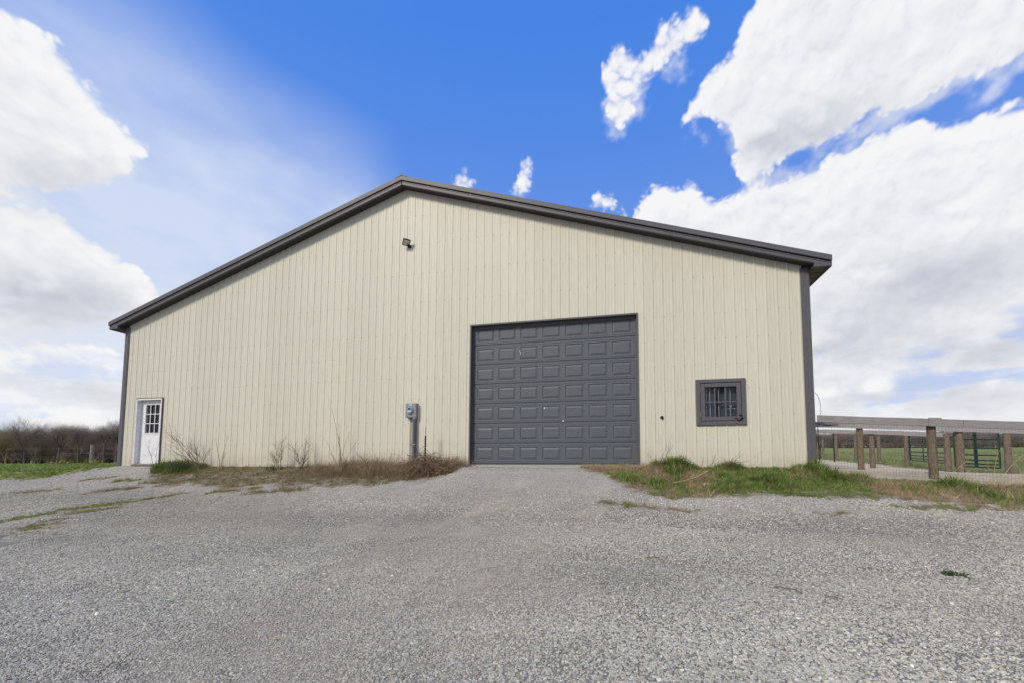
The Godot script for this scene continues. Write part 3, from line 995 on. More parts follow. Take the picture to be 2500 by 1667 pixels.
func entry_door(barn: Node3D) -> void:
	var zs := -0.10
	var g := Geo.new()
	# slab with the glazed opening left out
	var x0 := 0.58
	var x1 := 1.54
	var gx0 := 0.775
	var gx1 := 1.345
	for r in [[x0, gx0, 0.0, 2.045], [gx1, x1, 0.0, 2.045], [gx0, gx1, 0.0, 0.985], [gx0, gx1, 1.90, 2.045]]:
		g.box(Vector3(r[0], r[2], zs - 0.045), Vector3(r[1], r[3], zs))
	var d := obj("entry_door", g.mesh(), M.white, barn, "white half glazed entry door with peeling frame")
	var fr := Geo.new()
	# brickmould with worn paint and the jambs behind it
	fr.cbox(Vector3(0.522, -0.03, 0.001), Vector3(0.576, 2.085, 0.036), 0.01)
	fr.cbox(Vector3(1.544, -0.03, 0.001), Vector3(1.592, 2.085, 0.036), 0.01)
	fr.cbox(Vector3(0.5765, 2.03, 0.001), Vector3(1.5435, 2.085, 0.036), 0.01)
	fr.box(Vector3(0.545, -0.03, -0.15), Vector3(0.579, 2.04, 0.0))
	fr.box(Vector3(1.541, -0.03, -0.15), Vector3(1.575, 2.04, 0.0))
	fr.box(Vector3(0.5795, 2.046, -0.15), Vector3(1.5405, 2.08, 0.0))
	obj("door_frame", fr.mesh(), M.worn_white, d)
	var jc := Geo.new()
	jc.box(Vector3(0.515, 2.086, 0.0), Vector3(1.618, 2.104, 0.04))
	jc.box(Vector3(1.593, -0.04, 0.0), Vector3(1.618, 2.085, 0.04))
	jc.box(Vector3(0.513, -0.04, 0.0), Vector3(0.521, 2.085, 0.03))
	obj("channel_trim", jc.mesh(), M.trim, d)
	var th := Geo.new()
	th.box(Vector3(0.50, -0.075, -0.15), Vector3(1.60, -0.032, 0.05))
	obj("threshold", th.mesh(), mat(0.16, 0.12, 0.10, 0.8), d)
	# lite frame and muntins
	var mu := Geo.new()
	var fw := 0.028
	for r in [[gx0 - fw, gx0 + 0.006, 0.957, 1.928], [gx1 - 0.006, gx1 + fw, 0.957, 1.928]]:
		mu.cbox(Vector3(r[0], r[2], zs + 0.0005), Vector3(r[1], r[3], zs + 0.014), 0.005)
	for r in [[0.957, 0.991], [1.894, 1.928]]:
		mu.cbox(Vector3(gx0 + 0.0065, r[0], zs + 0.0005), Vector3(gx1 - 0.0065, r[1], zs + 0.014), 0.005)
	var lw := (gx1 - gx0) / 3.0
	var lh := (1.90 - 0.985) / 3.0
	for i in [1, 2]:
		mu.box(Vector3(gx0 + i * lw - 0.011, 0.992, zs - 0.006), Vector3(gx0 + i * lw + 0.011, 1.893, zs + 0.008))
		for j in 3:
			mu.box(Vector3(gx0 + j * lw + 0.0112, 0.985 + i * lh - 0.011, zs - 0.006), Vector3(gx0 + (j + 1) * lw - 0.0112, 0.985 + i * lh + 0.011, zs + 0.008))
	obj("muntins", mu.mesh(), M.white, d)
	for i in 3:
		for j in 3:
			var p := Geo.new()
			p.quad(Vector3(gx0 + i * lw, 0.985 + j * lh, zs - 0.02), Vector3(gx0 + (i + 1) * lw, 0.985 + j * lh, zs - 0.02), Vector3(gx0 + (i + 1) * lw, 0.985 + (j + 1) * lh, zs - 0.02), Vector3(gx0 + i * lw, 0.985 + (j + 1) * lh, zs - 0.02), Vector3(0, 0, 1))
			obj("pane", p.mesh(), M.glass, d)
	for i in 2:
		var p := Geo.new()
		var px := 0.70 + i * 0.41
		p.cbox(Vector3(px, 0.245, zs + 0.0005), Vector3(px + 0.31, 0.80, zs + 0.007), 0.006)
		p.cbox(Vector3(px + 0.04, 0.285, zs + 0.0072), Vector3(px + 0.27, 0.76, zs + 0.013), 0.0055)
		obj("lower_panel", p.mesh(), M.white, d)
	var kn := Geo.new()
	kn.tube(Vector3(1.475, 0.93, zs), Vector3(1.475, 0.93, zs + 0.035), 0.014, 0.014, 8)
	kn.tube(Vector3(1.475, 0.93, zs + 0.035), Vector3(1.475, 0.93, zs + 0.065), 0.027, 0.022, 10, true)
	obj("door_knob", kn.mesh(), M.black, d)

func stall_window(barn: Node3D) -> void:
	var g := Geo.new()
	# outer casing
	var x0 := 17.574
	var x1 := 18.646
	var y0 := 0.929
	var y1 := 2.004
	var w := 0.092
	g.cbox(Vector3(x0, y0, 0.0), Vector3(x0 + w, y1, 0.045), 0.006)
	g.cbox(Vector3(x1 - w, y0, 0.0), Vector3(x1, y1, 0.045), 0.006)
	g.cbox(Vector3(x0 + w, y0, 0.0), Vector3(x1 - w, y0 + w, 0.044), 0.006)
	g.cbox(Vector3(x0 + w, y1 - w + 0.01, 0.0), Vector3(x1 - w, y1, 0.044), 0.006)
	var d := obj("window", g.mesh(), M.trim, barn, "charcoal framed hinged window with grille bars behind the glass")
	var s := Geo.new()
	var a0 := x0 + w + 0.011
	var a1 := x1 - w - 0.011
	var b0 := y0 + w + 0.010
	var b1 := y1 - w - 0.002
	var sw := 0.092
	s.cbox(Vector3(a0, b0, -0.01), Vector3(a0 + sw, b1, 0.038), 0.005)
	s.cbox(Vector3(a1 - sw, b0, -0.01), Vector3(a1, b1, 0.038), 0.005)
	s.cbox(Vector3(a0 + sw, b0, -0.01), Vector3(a1 - sw, b0 + sw, 0.037), 0.005)
	s.cbox(Vector3(a0 + sw, b1 - sw, -0.01), Vector3(a1 - sw, b1, 0.037), 0.005)
	obj("sash", s.mesh(), M.trim, d)
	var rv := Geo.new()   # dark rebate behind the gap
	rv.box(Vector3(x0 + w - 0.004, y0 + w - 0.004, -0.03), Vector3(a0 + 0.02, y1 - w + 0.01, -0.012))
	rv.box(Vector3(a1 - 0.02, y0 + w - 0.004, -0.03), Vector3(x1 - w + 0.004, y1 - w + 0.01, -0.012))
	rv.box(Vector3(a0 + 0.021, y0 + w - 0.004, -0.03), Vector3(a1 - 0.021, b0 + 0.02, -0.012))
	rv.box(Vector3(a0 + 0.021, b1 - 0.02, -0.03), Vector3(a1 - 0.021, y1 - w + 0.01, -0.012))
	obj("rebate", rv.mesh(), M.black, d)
	var c0 := a0 + sw
	var c1 := a1 - sw
	var e0 := b0 + sw
	var e1 := b1 - sw
	var mid := e0 + (e1 - e0) * 0.5
	var mu := Geo.new()
	mu.box(Vector3(c0, mid - 0.012, -0.012), Vector3(c1, mid + 0.012, 0.008))
	mu.box(Vector3(c0 + 0.205, e0, -0.014), Vector3(c0 + 0.235, e1, 0.006))
	mu.box(Vector3(c0 + 0.43, e0, -0.014), Vector3(c0 + 0.46, e1, 0.006))
	obj("mullion", mu.mesh(), M.trim, d)
	for r in [[c0, c0 + 0.204, e0, mid - 0.013], [c0, c0 + 0.204, mid + 0.013, e1], [c0 + 0.461, c1, e0, mid - 0.013], [c0 + 0.461, c1, mid + 0.013, e1], [c0 + 0.236, c0 + 0.345, e0, mid - 0.013], [c0 + 0.236, c0 + 0.345, mid + 0.013, e1]]:
		var p := Geo.new()
		p.quad(Vector3(r[0], r[2], -0.008), Vector3(r[1], r[2], -0.008), Vector3(r[1], r[3], -0.008), Vector3(r[0], r[3], -0.008), Vector3(0, 0, 1))
		obj("pane", p.mesh(), M.glass, d)
	# bars of the grille, a little behind
	for x in [0.075, 0.155, 0.265, 0.345, 0.51, 0.595]:
		var p := Geo.new()
		p.tube(Vector3(c0 + x - 0.03, e0 - 0.06, -0.06), Vector3(c0 + x - 0.03, e1 + 0.06, -0.06), 0.0075, 0.0075, 6)
		obj("grille_bar", p.mesh(), M.bar, d)
	# pale screen behind the panes, with the open dark slot left between
	var bl := Geo.new()
	bl.box(Vector3(c0 - 0.10, e0 - 0.08, -0.125), Vector3(c0 + 0.235, e1 + 0.08, -0.12))
	bl.box(Vector3(c0 + 0.36, e0 - 0.08, -0.125), Vector3(c1 + 0.08, e1 + 0.08, -0.12))
	obj("stall_screen", bl.mesh(), M.screen, d)
	var lk := Geo.new()
	lk.path([Vector3(c0 + 0.50, e0 + 0.30, -0.045), Vector3(c1, e0 + 0.30, -0.045)], 0.006, 6)
	lk.path([Vector3(c0 + 0.50, e0 + 0.19, -0.045), Vector3(c1, e0 + 0.19, -0.045)], 0.006, 6)
	for i in 12:
		var t0 := TAU * i / 12.0
		var t1 := TAU * (i + 1) / 12.0
		lk.tube(Vector3(c0 + 0.565 + 0.024 * cos(t0), e0 + 0.245 + 0.024 * sin(t0), -0.04), Vector3(c0 + 0.565 + 0.024 * cos(t1), e0 + 0.245 + 0.024 * sin(t1), -0.04), 0.006, 0.006, 6)
	obj("grille_latch", lk.mesh(), M.bar, d)
	for y in [b0 + 0.14, b1 - 0.16]:
		var h := Geo.new()
		h.tube(Vector3(a0 - 0.006, y - 0.07, 0.043), Vector3(a0 - 0.006, y + 0.07, 0.043), 0.011, 0.011, 8, true)
		h.box(Vector3(a0 - 0.03, y - 0.06, 0.0385), Vector3(a0 + 0.02, y + 0.06, 0.0465))
		obj("hinge", h.mesh(), M.trim, d)
	var hk := Geo.new()
	hk.path([Vector3(a1 - 0.16, b0 + 0.055, 0.046), Vector3(a1 - 0.10, b0 + 0.052, 0.056), Vector3(a1 - 0.08, b0 + 0.02, 0.060), Vector3(a1 - 0.055, b0 - 0.015, 0.060), Vector3(a1 - 0.04, b0 + 0.03, 0.058), Vector3(a1 + 0.0, b0 + 0.055, 0.055), Vector3(a1 + 0.045, b0 + 0.045, 0.050)], 0.008, 6)
	hk.box(Vector3(a1 - 0.05, b0 + 0.10, 0.0382), Vector3(a1 - 0.012, b0 + 0.135, 0.055))
	hk.path([Vector3(a1 + 0.005, b0 + 0.12, 0.05), Vector3(a1 + 0.012, b0 + 0.02, 0.052), Vector3(a1 - 0.06, b0 + 0.008, 0.05)], 0.006, 6)
	obj("latch_hook", hk.mesh(), M.black, d)

# ---------------------------------------------------------------- things on the wall
func build_wall_things() -> void:
	# floodlight
	var f := thing("floodlight", "black rimmed square floodlight high on the barn gable", "floodlight", Vector3(10.10, 6.07, 0.0))
	var arm := Geo.new()
	arm.tube(Vector3(0, 0, 0.0), Vector3(0, 0, 0.045), 0.048, 0.046, 14, true)
	arm.tube(Vector3(0, 0, 0.04), Vector3(-0.012, 0.03, 0.085), 0.024, 0.022, 8, true)
	obj("mount", arm.mesh(), M.black, f)
	var hb := Geo.new()
	hb.cbox(Vector3(-0.097, -0.093, -0.028), Vector3(0.097, 0.093, 0.010), 0.008)
	hb.box(Vector3(-0.097, -0.093, 0.0102), Vector3(-0.083, 0.093, 0.018))
	hb.box(Vector3(0.083, -0.093, 0.0102), Vector3(0.097, 0.093, 0.018))
	hb.box(Vector3(-0.0828, -0.093, 0.0102), Vector3(0.0828, -0.079, 0.018))
	hb.box(Vector3(-0.0828, 0.079, 0.0102), Vector3(0.0828, 0.093, 0.018))
	var basis := Basis(Vector3.UP, 0.75) * Basis(Vector3.RIGHT, 1.0)
	var ho := obj("housing", hb.mesh(), M.black, f)
	ho.transform = Transform3D(basis, Vector3(-0.035, 0.068, 0.125))
	var le := Geo.new()
	le.box(Vector3(-0.082, -0.078, 0.0104), Vector3(0.082, 0.078, 0.0135))
	obj("lens", le.mesh(), M.lens, ho)
	# meter
	var m := thing("electric_meter", "grey electric meter box with round glass dial and conduit", "electric meter", Vector3(10.312, 0.0, 0.02))
	var b := Geo.new()
	b.cbox(Vector3(-0.155, 1.262, 0.0), Vector3(0.155, 1.645, 0.115), 0.008)
	obj("meter_box", b.mesh(), M.box, m)
	var lb := Geo.new()
	lb.box(Vector3(-0.055, 1.595, 0.1155), Vector3(-0.03, 1.612, 0.1165))
	lb.box(Vector3(-0.025, 1.592, 0.1155), Vector3(0.03, 1.616, 0.1165))
	lb.box(Vector3(0.034, 1.598, 0.1155), Vector3(0.048, 1.611, 0.1165))
	obj("maker_plate", lb.mesh(), M.white, m)
	var rg := Geo.new()
	rg.tube(Vector3(-0.02, 1.455, 0.115), Vector3(-0.02, 1.455, 0.145), 0.098, 0.094, 24, true)
	obj("socket_ring", rg.mesh(), M.galv, m)
	var di := Geo.new()
	di.tube(Vector3(-0.02, 1.455, 0.146), Vector3(-0.02, 1.455, 0.160), 0.078, 0.078, 24, true)
	var dial := obj("dial", di.mesh(), M.teal, m)
	var fp := Geo.new()
	fp.box(Vector3(-0.052, 1.475, 0.1602), Vector3(0.012, 1.51, 0.170))
	obj("display", fp.mesh(), M.black, dial)
	var fq := Geo.new()
	fq.box(Vector3(-0.07, 1.405, 0.1602), Vector3(0.03, 1.445, 0.163))
	obj("face_label", fq.mesh(), M.white, dial)
	var gd := SphereMesh.new()
	gd.radius = 0.086
	gd.height = 0.10
	gd.is_hemisphere = true
	gd.radial_segments = 24
	gd.rings = 8
	var gl := obj("glass_dome", gd, M.clear, m)
	gl.transform = Transform3D(Basis(Vector3.RIGHT, PI / 2), Vector3(-0.02, 1.455, 0.1465))
	var kn := Geo.new()
	kn.tube(Vector3(0.095, 1.215, 0.058), Vector3(0.095, 1.2615, 0.058), 0.052, 0.055, 16, true)
	obj("hub", kn.mesh(), M.box, m)
	var cd := Geo.new()
	cd.tube(Vector3(0.095, -0.35, 0.058), Vector3(0.095, 1.2145, 0.058), 0.046, 0.046, 16, true)
	obj("conduit", cd.mesh(), M.conduit, m)
	for x in [-0.035, -0.062]:
		var w := Geo.new()
		w.tube(Vector3(x, -0.3, 0.03), Vector3(x, 1.2615, 0.03), 0.008, 0.008, 6)
		obj("ground_wire", w.mesh(), M.pale_pipe if x < -0.05 else M.box, m)
	var st := Geo.new()
	st.tube(Vector3(0.095, 0.525, 0.058), Vector3(0.095, 0.55, 0.058), 0.0495, 0.0495, 16, true)
	st.box(Vector3(-0.075, 0.53, 0.0), Vector3(0.045, 0.546, 0.012))
	obj("strap", st.mesh(), M.galv, m)
	# steel post in front of the wall
	var tp := thing("steel_fence_post", "dark green steel post with white top beside the meter", "fence post", Vector3(10.90, -0.18, 0.40))
	var t := Geo.new()
	t.box(Vector3(-0.018, -0.3, -0.004), Vector3(0.018, 0.92, 0.004))
	t.box(Vector3(-0.004, -0.3, 0.0042), Vector3(0.004, 0.92, 0.035))
	for i in 14:
		t.box(Vector3(-0.008, 0.05 + i * 0.06, 0.0352), Vector3(0.008, 0.075 + i * 0.06, 0.041))
	obj("shaft", t.mesh(), M.tpost, tp)
	var tw := Geo.new()
	tw.box(Vector3(-0.0185, 0.9205, -0.0045), Vector3(0.0185, 1.16, 0.0045))
	tw.box(Vector3(-0.0045, 0.9205, 0.0047), Vector3(0.0045, 1.16, 0.0355))
	obj("painted_top", tw.mesh(), M.white, tp)
	# cable at the right corner
	var cb := Geo.new()
	cb.path([Vector3(20.052, 1.62, 0.02), Vector3(20.10, 1.57, 0.02), Vector3(20.135, 1.47, 0.02), Vector3(20.155, 1.33, 0.02), Vector3(20.15, 1.20, 0.03), Vector3(20.135, 1.07, 0.05)], 0.007, 6)
	var cab := obj("loose_cable", cb.mesh(), M.galv, self)
	tag(cab, "thin grey cable bowing out from the right barn corner above the fence", "cable")
	var c2 := Geo.new()
	c2.path([Vector3(20.06, 0.93, 0.06), Vector3(20.08, 0.90, 0.13), Vector3(20.16, 0.875, 0.16), Vector3(20.26, 0.87, 0.17), Vector3(20.42, 0.885, 0.18)], 0.008, 6)
	c2.path([Vector3(20.06, 0.93, 0.06), Vector3(20.12, 0.93, 0.12), Vector3(20.20, 0.885, 0.15), Vector3(20.34, 0.88, 0.16)], 0.006, 6)
	c2.path([Vector3(20.06, 0.93, 0.06), Vector3(20.075, 0.80, 0.05), Vector3(20.07, 0.62, 0.05), Vector3(20.055, 0.56, 0.05), Vector3(20.10, 0.40, 0.05), Vector3(20.115, 0.27, 0.05), Vector3(20.085, 0.14, 0.05), Vector3(20.06, 0.05, 0.05), Vector3(20.07, -0.10, 0.05)], 0.008, 6)
	var cab2 := obj("loose_cable", c2.mesh(), M.black, self)
	tag(cab2, "black cable looped at the fence board and hanging down the barn corner", "cable")

# ---------------------------------------------------------------- fences
func post_mesh(h: float, r: float, s: int) -> ArrayMesh:
	var q := RandomNumberGenerator.new()
	q.seed = s
	var g := Geo.new()
	var sides := 12
	var rings := [-0.3, 0.0, h * 0.25, h * 0.5, h * 0.75, h - 0.012, h]
	var rad := []
	for i in rings.size():
		var row := []
		for k in sides:
			row.append(r * (1.0 + q.randf_range(-0.045, 0.045)) * (1.06 - 0.08 * maxf(rings[i], 0.0) / h) * (0.93 if i == 6 else 1.0))
		rad.append(row)
	for i in rings.size() - 1:
		for k in sides:
			var l := (k + 1) % sides
			var p := func(ii: int, kk: int) -> Vector3:
				var t := TAU * kk / sides
				return Vector3(cos(t) * rad[ii][kk], rings[ii], sin(t) * rad[ii][kk])
			g.autoquad(p.call(i, k), p.call(i, l), p.call(i + 1, l), p.call(i + 1, k), Vector3(0, rings[i], 0))
			if i == rings.size() - 2:
				g.tri(p.call(6, k), p.call(6, l), Vector3(0, h, 0), Vector3.UP)
	return g.mesh()

func add_post(parent: Node3D, at: Vector3, h: float, r: float, m: Material) -> MeshInstance3D:
	var o := obj("post", post_mesh(h, r, int(at.x * 100.0) + int(at.z * 31.0)), m, parent)
	o.position = at - parent.position
	return o

# a board between two top-edge points, standing on edge, on the side given by the offset
func add_board(parent: Node3D, a: Vector3, b: Vector3, tall: float, thick: float, off: float, m: Material, called := "board") -> void:
	var d := Vector3(b.x - a.x, 0, b.z - a.z).normalized()
	var side := Vector3(-d.z, 0, d.x)
	if side.z < 0.0:
		side = -side
	var g := Geo.new()
	var n := 8
	for i in n:
		# one body in short runs so that the edges wander a little
		var t0 := float(i) / n
		var t1 := float(i + 1) / n
		var p0 := a.lerp(b, t0) + Vector3(0, sin(t0 * 9.0 + a.x) * 0.003, 0)
		var p1 := a.lerp(b, t1) + Vector3(0, sin(t1 * 9.0 + a.x) * 0.003, 0)
		var f := side * off
		var k := side * (off + thick)
		var dn := Vector3(0, -tall, 0)
		g.hexa([p0 + f, p1 + f, p1 + f + dn, p0 + f + dn, p0 + k, p1 + k, p1 + k + dn, p0 + k + dn])
	var o := obj(called, g.mesh(), m, parent)
	o.position = -parent.position

func build_fences() -> void:
	# the near fence: top board, round posts, welded mesh
	var L := Vector3(19.99, 1.086, 0.24)
	var R := Vector3(23.156, 0.844, 0.721)
	var far := L + (R - L) * 2.3
	var f1 := thing("mesh_fence", "near fence of wire mesh under one grey top board beside the barn", "fence", Vector3(21.927, -0.152, 0.584))
	var at := func(t: float) -> Vector3:
		return L.lerp(R, t)
	var tp := (21.927 - L.x) / (R.x - L.x)
	for t in [tp, tp + 0.98, tp + 1.65]:
		var p: Vector3 = at.call(t)
		var gy := ground(p.x, p.z)
		add_post(f1, Vector3(p.x, gy, p.z - 0.09), p.y - gy - 0.005, 0.072, M.post)
	add_board(f1, L, at.call(0.745), 0.145, 0.035, 0.0, M.board)
	add_board(f1, at.call(0.747), far, 0.142, 0.035, 0.0, M.board)
	var bt := Geo.new()
	var pp: Vector3 = at.call(tp)
	var dd := (R - L).normalized()
	var nrm := Vector3(-dd.z, 0, dd.x).normalized()
	if nrm.z < 0.0:
		nrm = -nrm
	var q0 := pp - dd * 0.10 + nrm * 0.036 + Vector3(0, 0.018, 0)
	var q1 := pp + dd * 0.095 + nrm * 0.036 + Vector3(0, 0.022, 0)
	var dn := Vector3(0, -0.168, 0)
	bt.hexa([q0, q1, q1 + dn, q0 + dn, q0 + nrm * 0.02, q1 + nrm * 0.02, q1 + dn + nrm * 0.02, q0 + dn + nrm * 0.02])
	var bo := obj("cover_board", bt.mesh(), M.board, f1)
	bo.position = -f1.position
	var wm := Geo.new()
	var run := (far - L).length()
	var nv := int(run / 0.0508)
	for i in nv:
		var p: Vector3 = L.lerp(far, float(i) / nv) - nrm * 0.012
		wm.tube(Vector3(p.x, p.y - 0.02, p.z), Vector3(p.x, ground(p.x, p.z) - 0.02, p.z), 0.0016, 0.0016, 3)
	for k in 12:
		for i in 10:
			var a := L.lerp(far, i / 10.0) - nrm * 0.015
			var b := L.lerp(far, (i + 1) / 10.0) - nrm * 0.015
			var o := Vector3(0, -0.15 - k * 0.1016, 0)
			wm.tube(a + o, b + o, 0.0016, 0.0016, 3)
	var wo := obj("wire_mesh", wm.mesh(), M.wire, f1)
	wo.position = -f1.position
	wo.set_meta("kind", "stuff")
	# second fence across the lane
	var f2 := thing("lane_fence", "second rail fence, grey board on round posts across the dirt lane", "fence", Vector3(22.104, -0.015, -2.42))
	var a2 := Vector3(20.3, 1.24, -2.58)
	var b2 := Vector3(22.104, 1.135, -2.38)
	var c2 := Vector3(24.158, 0.995, -2.118)
	var e2 := c2 + (c2 - b2) * 1.6
	add_post(f2, Vector3(22.104, -0.015, -2.47), 1.06, 0.072, M.post)
	add_post(f2, Vector3(24.158, -0.148, -2.21), 1.08, 0.083, M.post)
	add_post(f2, Vector3(26.3, ground(26.3, -2.0), -2.0), 1.05, 0.074, M.post)
	add_board(f2, a2, b2, 0.145, 0.035, 0.0, M.board_pale)
	add_board(f2, b2 + (c2 - b2) * 0.001, c2, 0.147, 0.035, 0.002, M.board_pale)
	add_board(f2, c2 + (c2 - b2) * 0.001, e2, 0.145, 0.035, 0.0, M.board_pale)
	# third fence, up to the gates
	var f3 := thing("paddock_fence", "third rail fence ending at the post between two green gates", "fence", Vector3(24.418, 0.077, -6.404))
	var a3 := Vector3(21.6, 1.42, -7.75)
	var b3 := Vector3(24.418, 1.215, -6.36)
	var c3 := Vector3(25.62, 1.005, -4.86)
	add_post(f3, Vector3(24.418, 0.03, -6.45), 1.11, 0.075, M.post2)
	add_post(f3, Vector3(25.588, -0.16, -4.828), 1.14, 0.076, M.post2)
	add_post(f3, Vector3(26.26, -0.22, -3.70), 1.2, 0.074, M.post2)
	add_post(f3, Vector3(22.2, 0.16, -7.55), 1.08, 0.074, M.post2)
	add_board(f3, a3, b3, 0.14, 0.035, 0.02, M.board_pale)
	add_board(f3, b3 + (c3 - b3) * 0.001, c3, 0.14, 0.035, 0.02, M.board_pale)
	# far posts beside the lane
	var f4 := thing("far_post_fence", "far row of weathered wooden posts along the lane edge", "fence", Vector3(26.988, 0.066, -9.118))
	for q in [[26.988, 0.04, -9.118, 1.13], [28.091, 0.28, -13.034, 1.12], [28.083, 0.38, -15.077, 1.12], [26.545, 0.31, -13.722, 1.14], [27.519, 0.46, -18.026, 1.08], [30.161, 0.56, -23.721, 1.24], [24.6, 0.5, -15.2, 1.1]]:
		add_post(f4, Vector3(q[0], q[1], q[2]), q[3], 0.072, M.post2)
	for y in [0.55, 0.9]:
		var wg := Geo.new()
		wg.path([Vector3(26.988, 0.04 + y, -9.06), Vector3(28.091, 0.28 + y, -12.97), Vector3(28.083, 0.38 + y, -15.02), Vector3(27.519, 0.46 + y, -17.97), Vector3(30.161, 0.56 + y, -23.66)], 0.003, 3)
		var o := obj("wire", wg.mesh(), M.wire, f4)
		o.position = -f4.position
	# gates
	gate("tube_gate", "green tube gate hung on the far lane post, behind the near fence", Vector3(26.949, 0.19, -8.85), Vector3(25.66, 0.06, -5.02), 0.98, 0.42, false)
	gate("tube_gate", "narrow green tube gate with rounded corner at the right", Vector3(25.66, -0.02, -4.66), Vector3(26.14, -0.07, -3.80), 1.06, 0.48, true)
	# thin steel posts in the paddock
	for q in [[26.0, 0.30, -14.3, "dark steel post standing left of the far paddock posts"], [25.6, 0.36, -11.8, "dark steel post just right of the round lane post"]]:
		var tp2 := thing("steel_fence_post", q[3], "fence post", Vector3(q[0], q[1], q[2]))
		var g := Geo.new()
		g.box(Vector3(-0.025, -0.3, -0.005), Vector3(0.025, 1.15, 0.005))
		g.box(Vector3(-0.005, -0.3, 0.0052), Vector3(0.005, 1.15, 0.04))
		obj("shaft", g.mesh(), M.tpost, tp2)
	# left field fence
	var lf := thing("wire_fence", "four strand wire fence with a grey wooden post in the left field", "fence", Vector3(-10.848, -0.19, -5.618))
	add_post(lf, Vector3(-10.848, -0.25, -5.618), 1.18, 0.078, M.grey_post)
	add_post(lf, Vector3(-33.0, ground(-33.0, 1.0), 1.0), 1.2, 0.10, M.grey_post)
	add_post(lf, Vector3(2.5, ground(-1.0, -10.0), -9.9), 1.2, 0.10, M.grey_post)
	for y in [0.92, 0.68, 0.39, 0.12]:
		var wg := Geo.new()
		wg.path([Vector3(-33.0, -0.35 + y, 1.1), Vector3(-21.9, -0.31 + y, -2.16), Vector3(-10.848, -0.19 + y, -5.5), Vector3(2.5, -0.1 + y, -9.8)], 0.0065, 3)
		var o := obj("strand", wg.mesh(), M.wire, lf)
		o.position = -lf.position
	var lp := thing("steel_fence_post", "thin rusty steel post on the wire fence at the left edge", "fence post", Vector3(-13.053, -0.30, -4.9))
	var lg := Geo.new()
	lg.box(Vector3(-0.02, -0.2, -0.005), Vector3(0.02, 0.62, 0.005))
	lg.box(Vector3(-0.005, -0.2, 0.0052), Vector3(0.005, 0.62, 0.03))
	obj("shaft", lg.mesh(), mat(0.10, 0.075, 0.06, 0.8), lp)
	var far_l := thing("field_fence", "distant row of small pale posts below the left woods", "fence", Vector3(-66.0, -0.7, -33.0))
	for q in [[-69.2, -33.0, 0.6], [-66.4, -33.6, 0.55], [-74.5, -31.2, 0.7], [-64.0, -34.2, 0.5], [-60.5, -35.0, 0.55], [-57.5, -35.8, 0.5]]:
		add_post(far_l, Vector3(q[0], ground(q[0], q[1]), q[1]), q[2], 0.11, M.grey_post)

func gate(called: String, label: String, a: Vector3, b: Vector3, h: float, stay: float, bow: bool) -> void:
	var o := thing(called, label, "gate", a, "green tube gates of the paddock")
	var r := 0.022
	var hs := [0.0, 0.085, 0.19, 0.33, 0.52, 0.76, 1.0]
	for i in hs.size():
		var g := Geo.new()
		var y := Vector3(0, h * hs[i], 0)
		if i == 6:
			var d := (b - a).normalized()
			g.path([a + y - Vector3(0, 0.10, 0), a + y - Vector3(0, 0.03, 0) + d * 0.025, a + y + d * 0.09, b + y - d * 0.09, b + y - Vector3(0, 0.03, 0) - d * 0.025, b + y - Vector3(0, 0.10, 0)], r, 8)
		else:
			g.tube(a + y, b + y, r * 0.9, r * 0.9, 8)
		var m := obj("rail", g.mesh(), M.gate, o)
		m.position = -a
	for t in [0.0, stay, 1.0]:
		var g := Geo.new()
		var p := a.lerp(b, t)
		if t == stay:
			var d := (b - a).normalized() * 0.035
			g.hexa([p - d, p + d, p + d + Vector3(0, h, 0), p - d + Vector3(0, h, 0), p - d + Vector3(0, 0, 0.03), p + d + Vector3(0, 0, 0.03), p + d + Vector3(0, h, 0.03), p - d + Vector3(0, h, 0.03)])
		else:
			g.tube(p, p + Vector3(0, h - 0.09, 0), r, r, 8)
		var m := obj("stay" if t == stay else "upright", g.mesh(), M.gate, o)
		m.position = -a
	var hg := Geo.new()
	hg.path([a + Vector3(0, h - 0.14, 0), a + Vector3(0.02, h - 0.14, -0.16)], 0.012, 6)
	hg.path([b + Vector3(0, h - 0.10, 0), b + Vector3(0.10, h - 0.10, 0.05)], 0.012, 6)
	var ho := obj("hinge", hg.mesh(), M.galv, o)
	ho.position = -a

# ---------------------------------------------------------------- trees
func branch(wood: Geo, twig: Geo, q: RandomNumberGenerator, a: Vector3, d: Vector3, l: float, r: float, level: int, up: float) -> void:
	var n := 3 if level > 1 else 2
	var p := a
	var rr := r
	for i in n:
		d = (d + Vector3(q.randf_range(-0.22, 0.22), q.randf_range(-0.10, 0.2) + up * 0.12, q.randf_range(-0.22, 0.22))).normalized()
		var e := p + d * l / n
		var r2 := rr * (0.80 if level > 0 else 0.6)
		if level >= 3:
			wood.tube(p, e, rr, r2, 5)
		else:
			twig.tube(p, e, rr, r2, 3)
		if level > 0 and (i > 0 or level < 4):
			var kids := 2 if level > 1 else 3
			for k in kids:
				var side := d.cross(Vector3(q.randf_range(-1, 1), q.randf_range(-1, 1), q.randf_range(-1, 1))).normalized()
				var dd := (d * q.randf_range(0.45, 0.95) + side * q.randf_range(0.5, 0.95) + Vector3(0, up * 0.2, 0)).normalized()
				branch(wood, twig, q, e, dd, l * q.randf_range(0.55, 0.78), r2 * 0.62, level - 1, up)
		p = e
		rr = r2

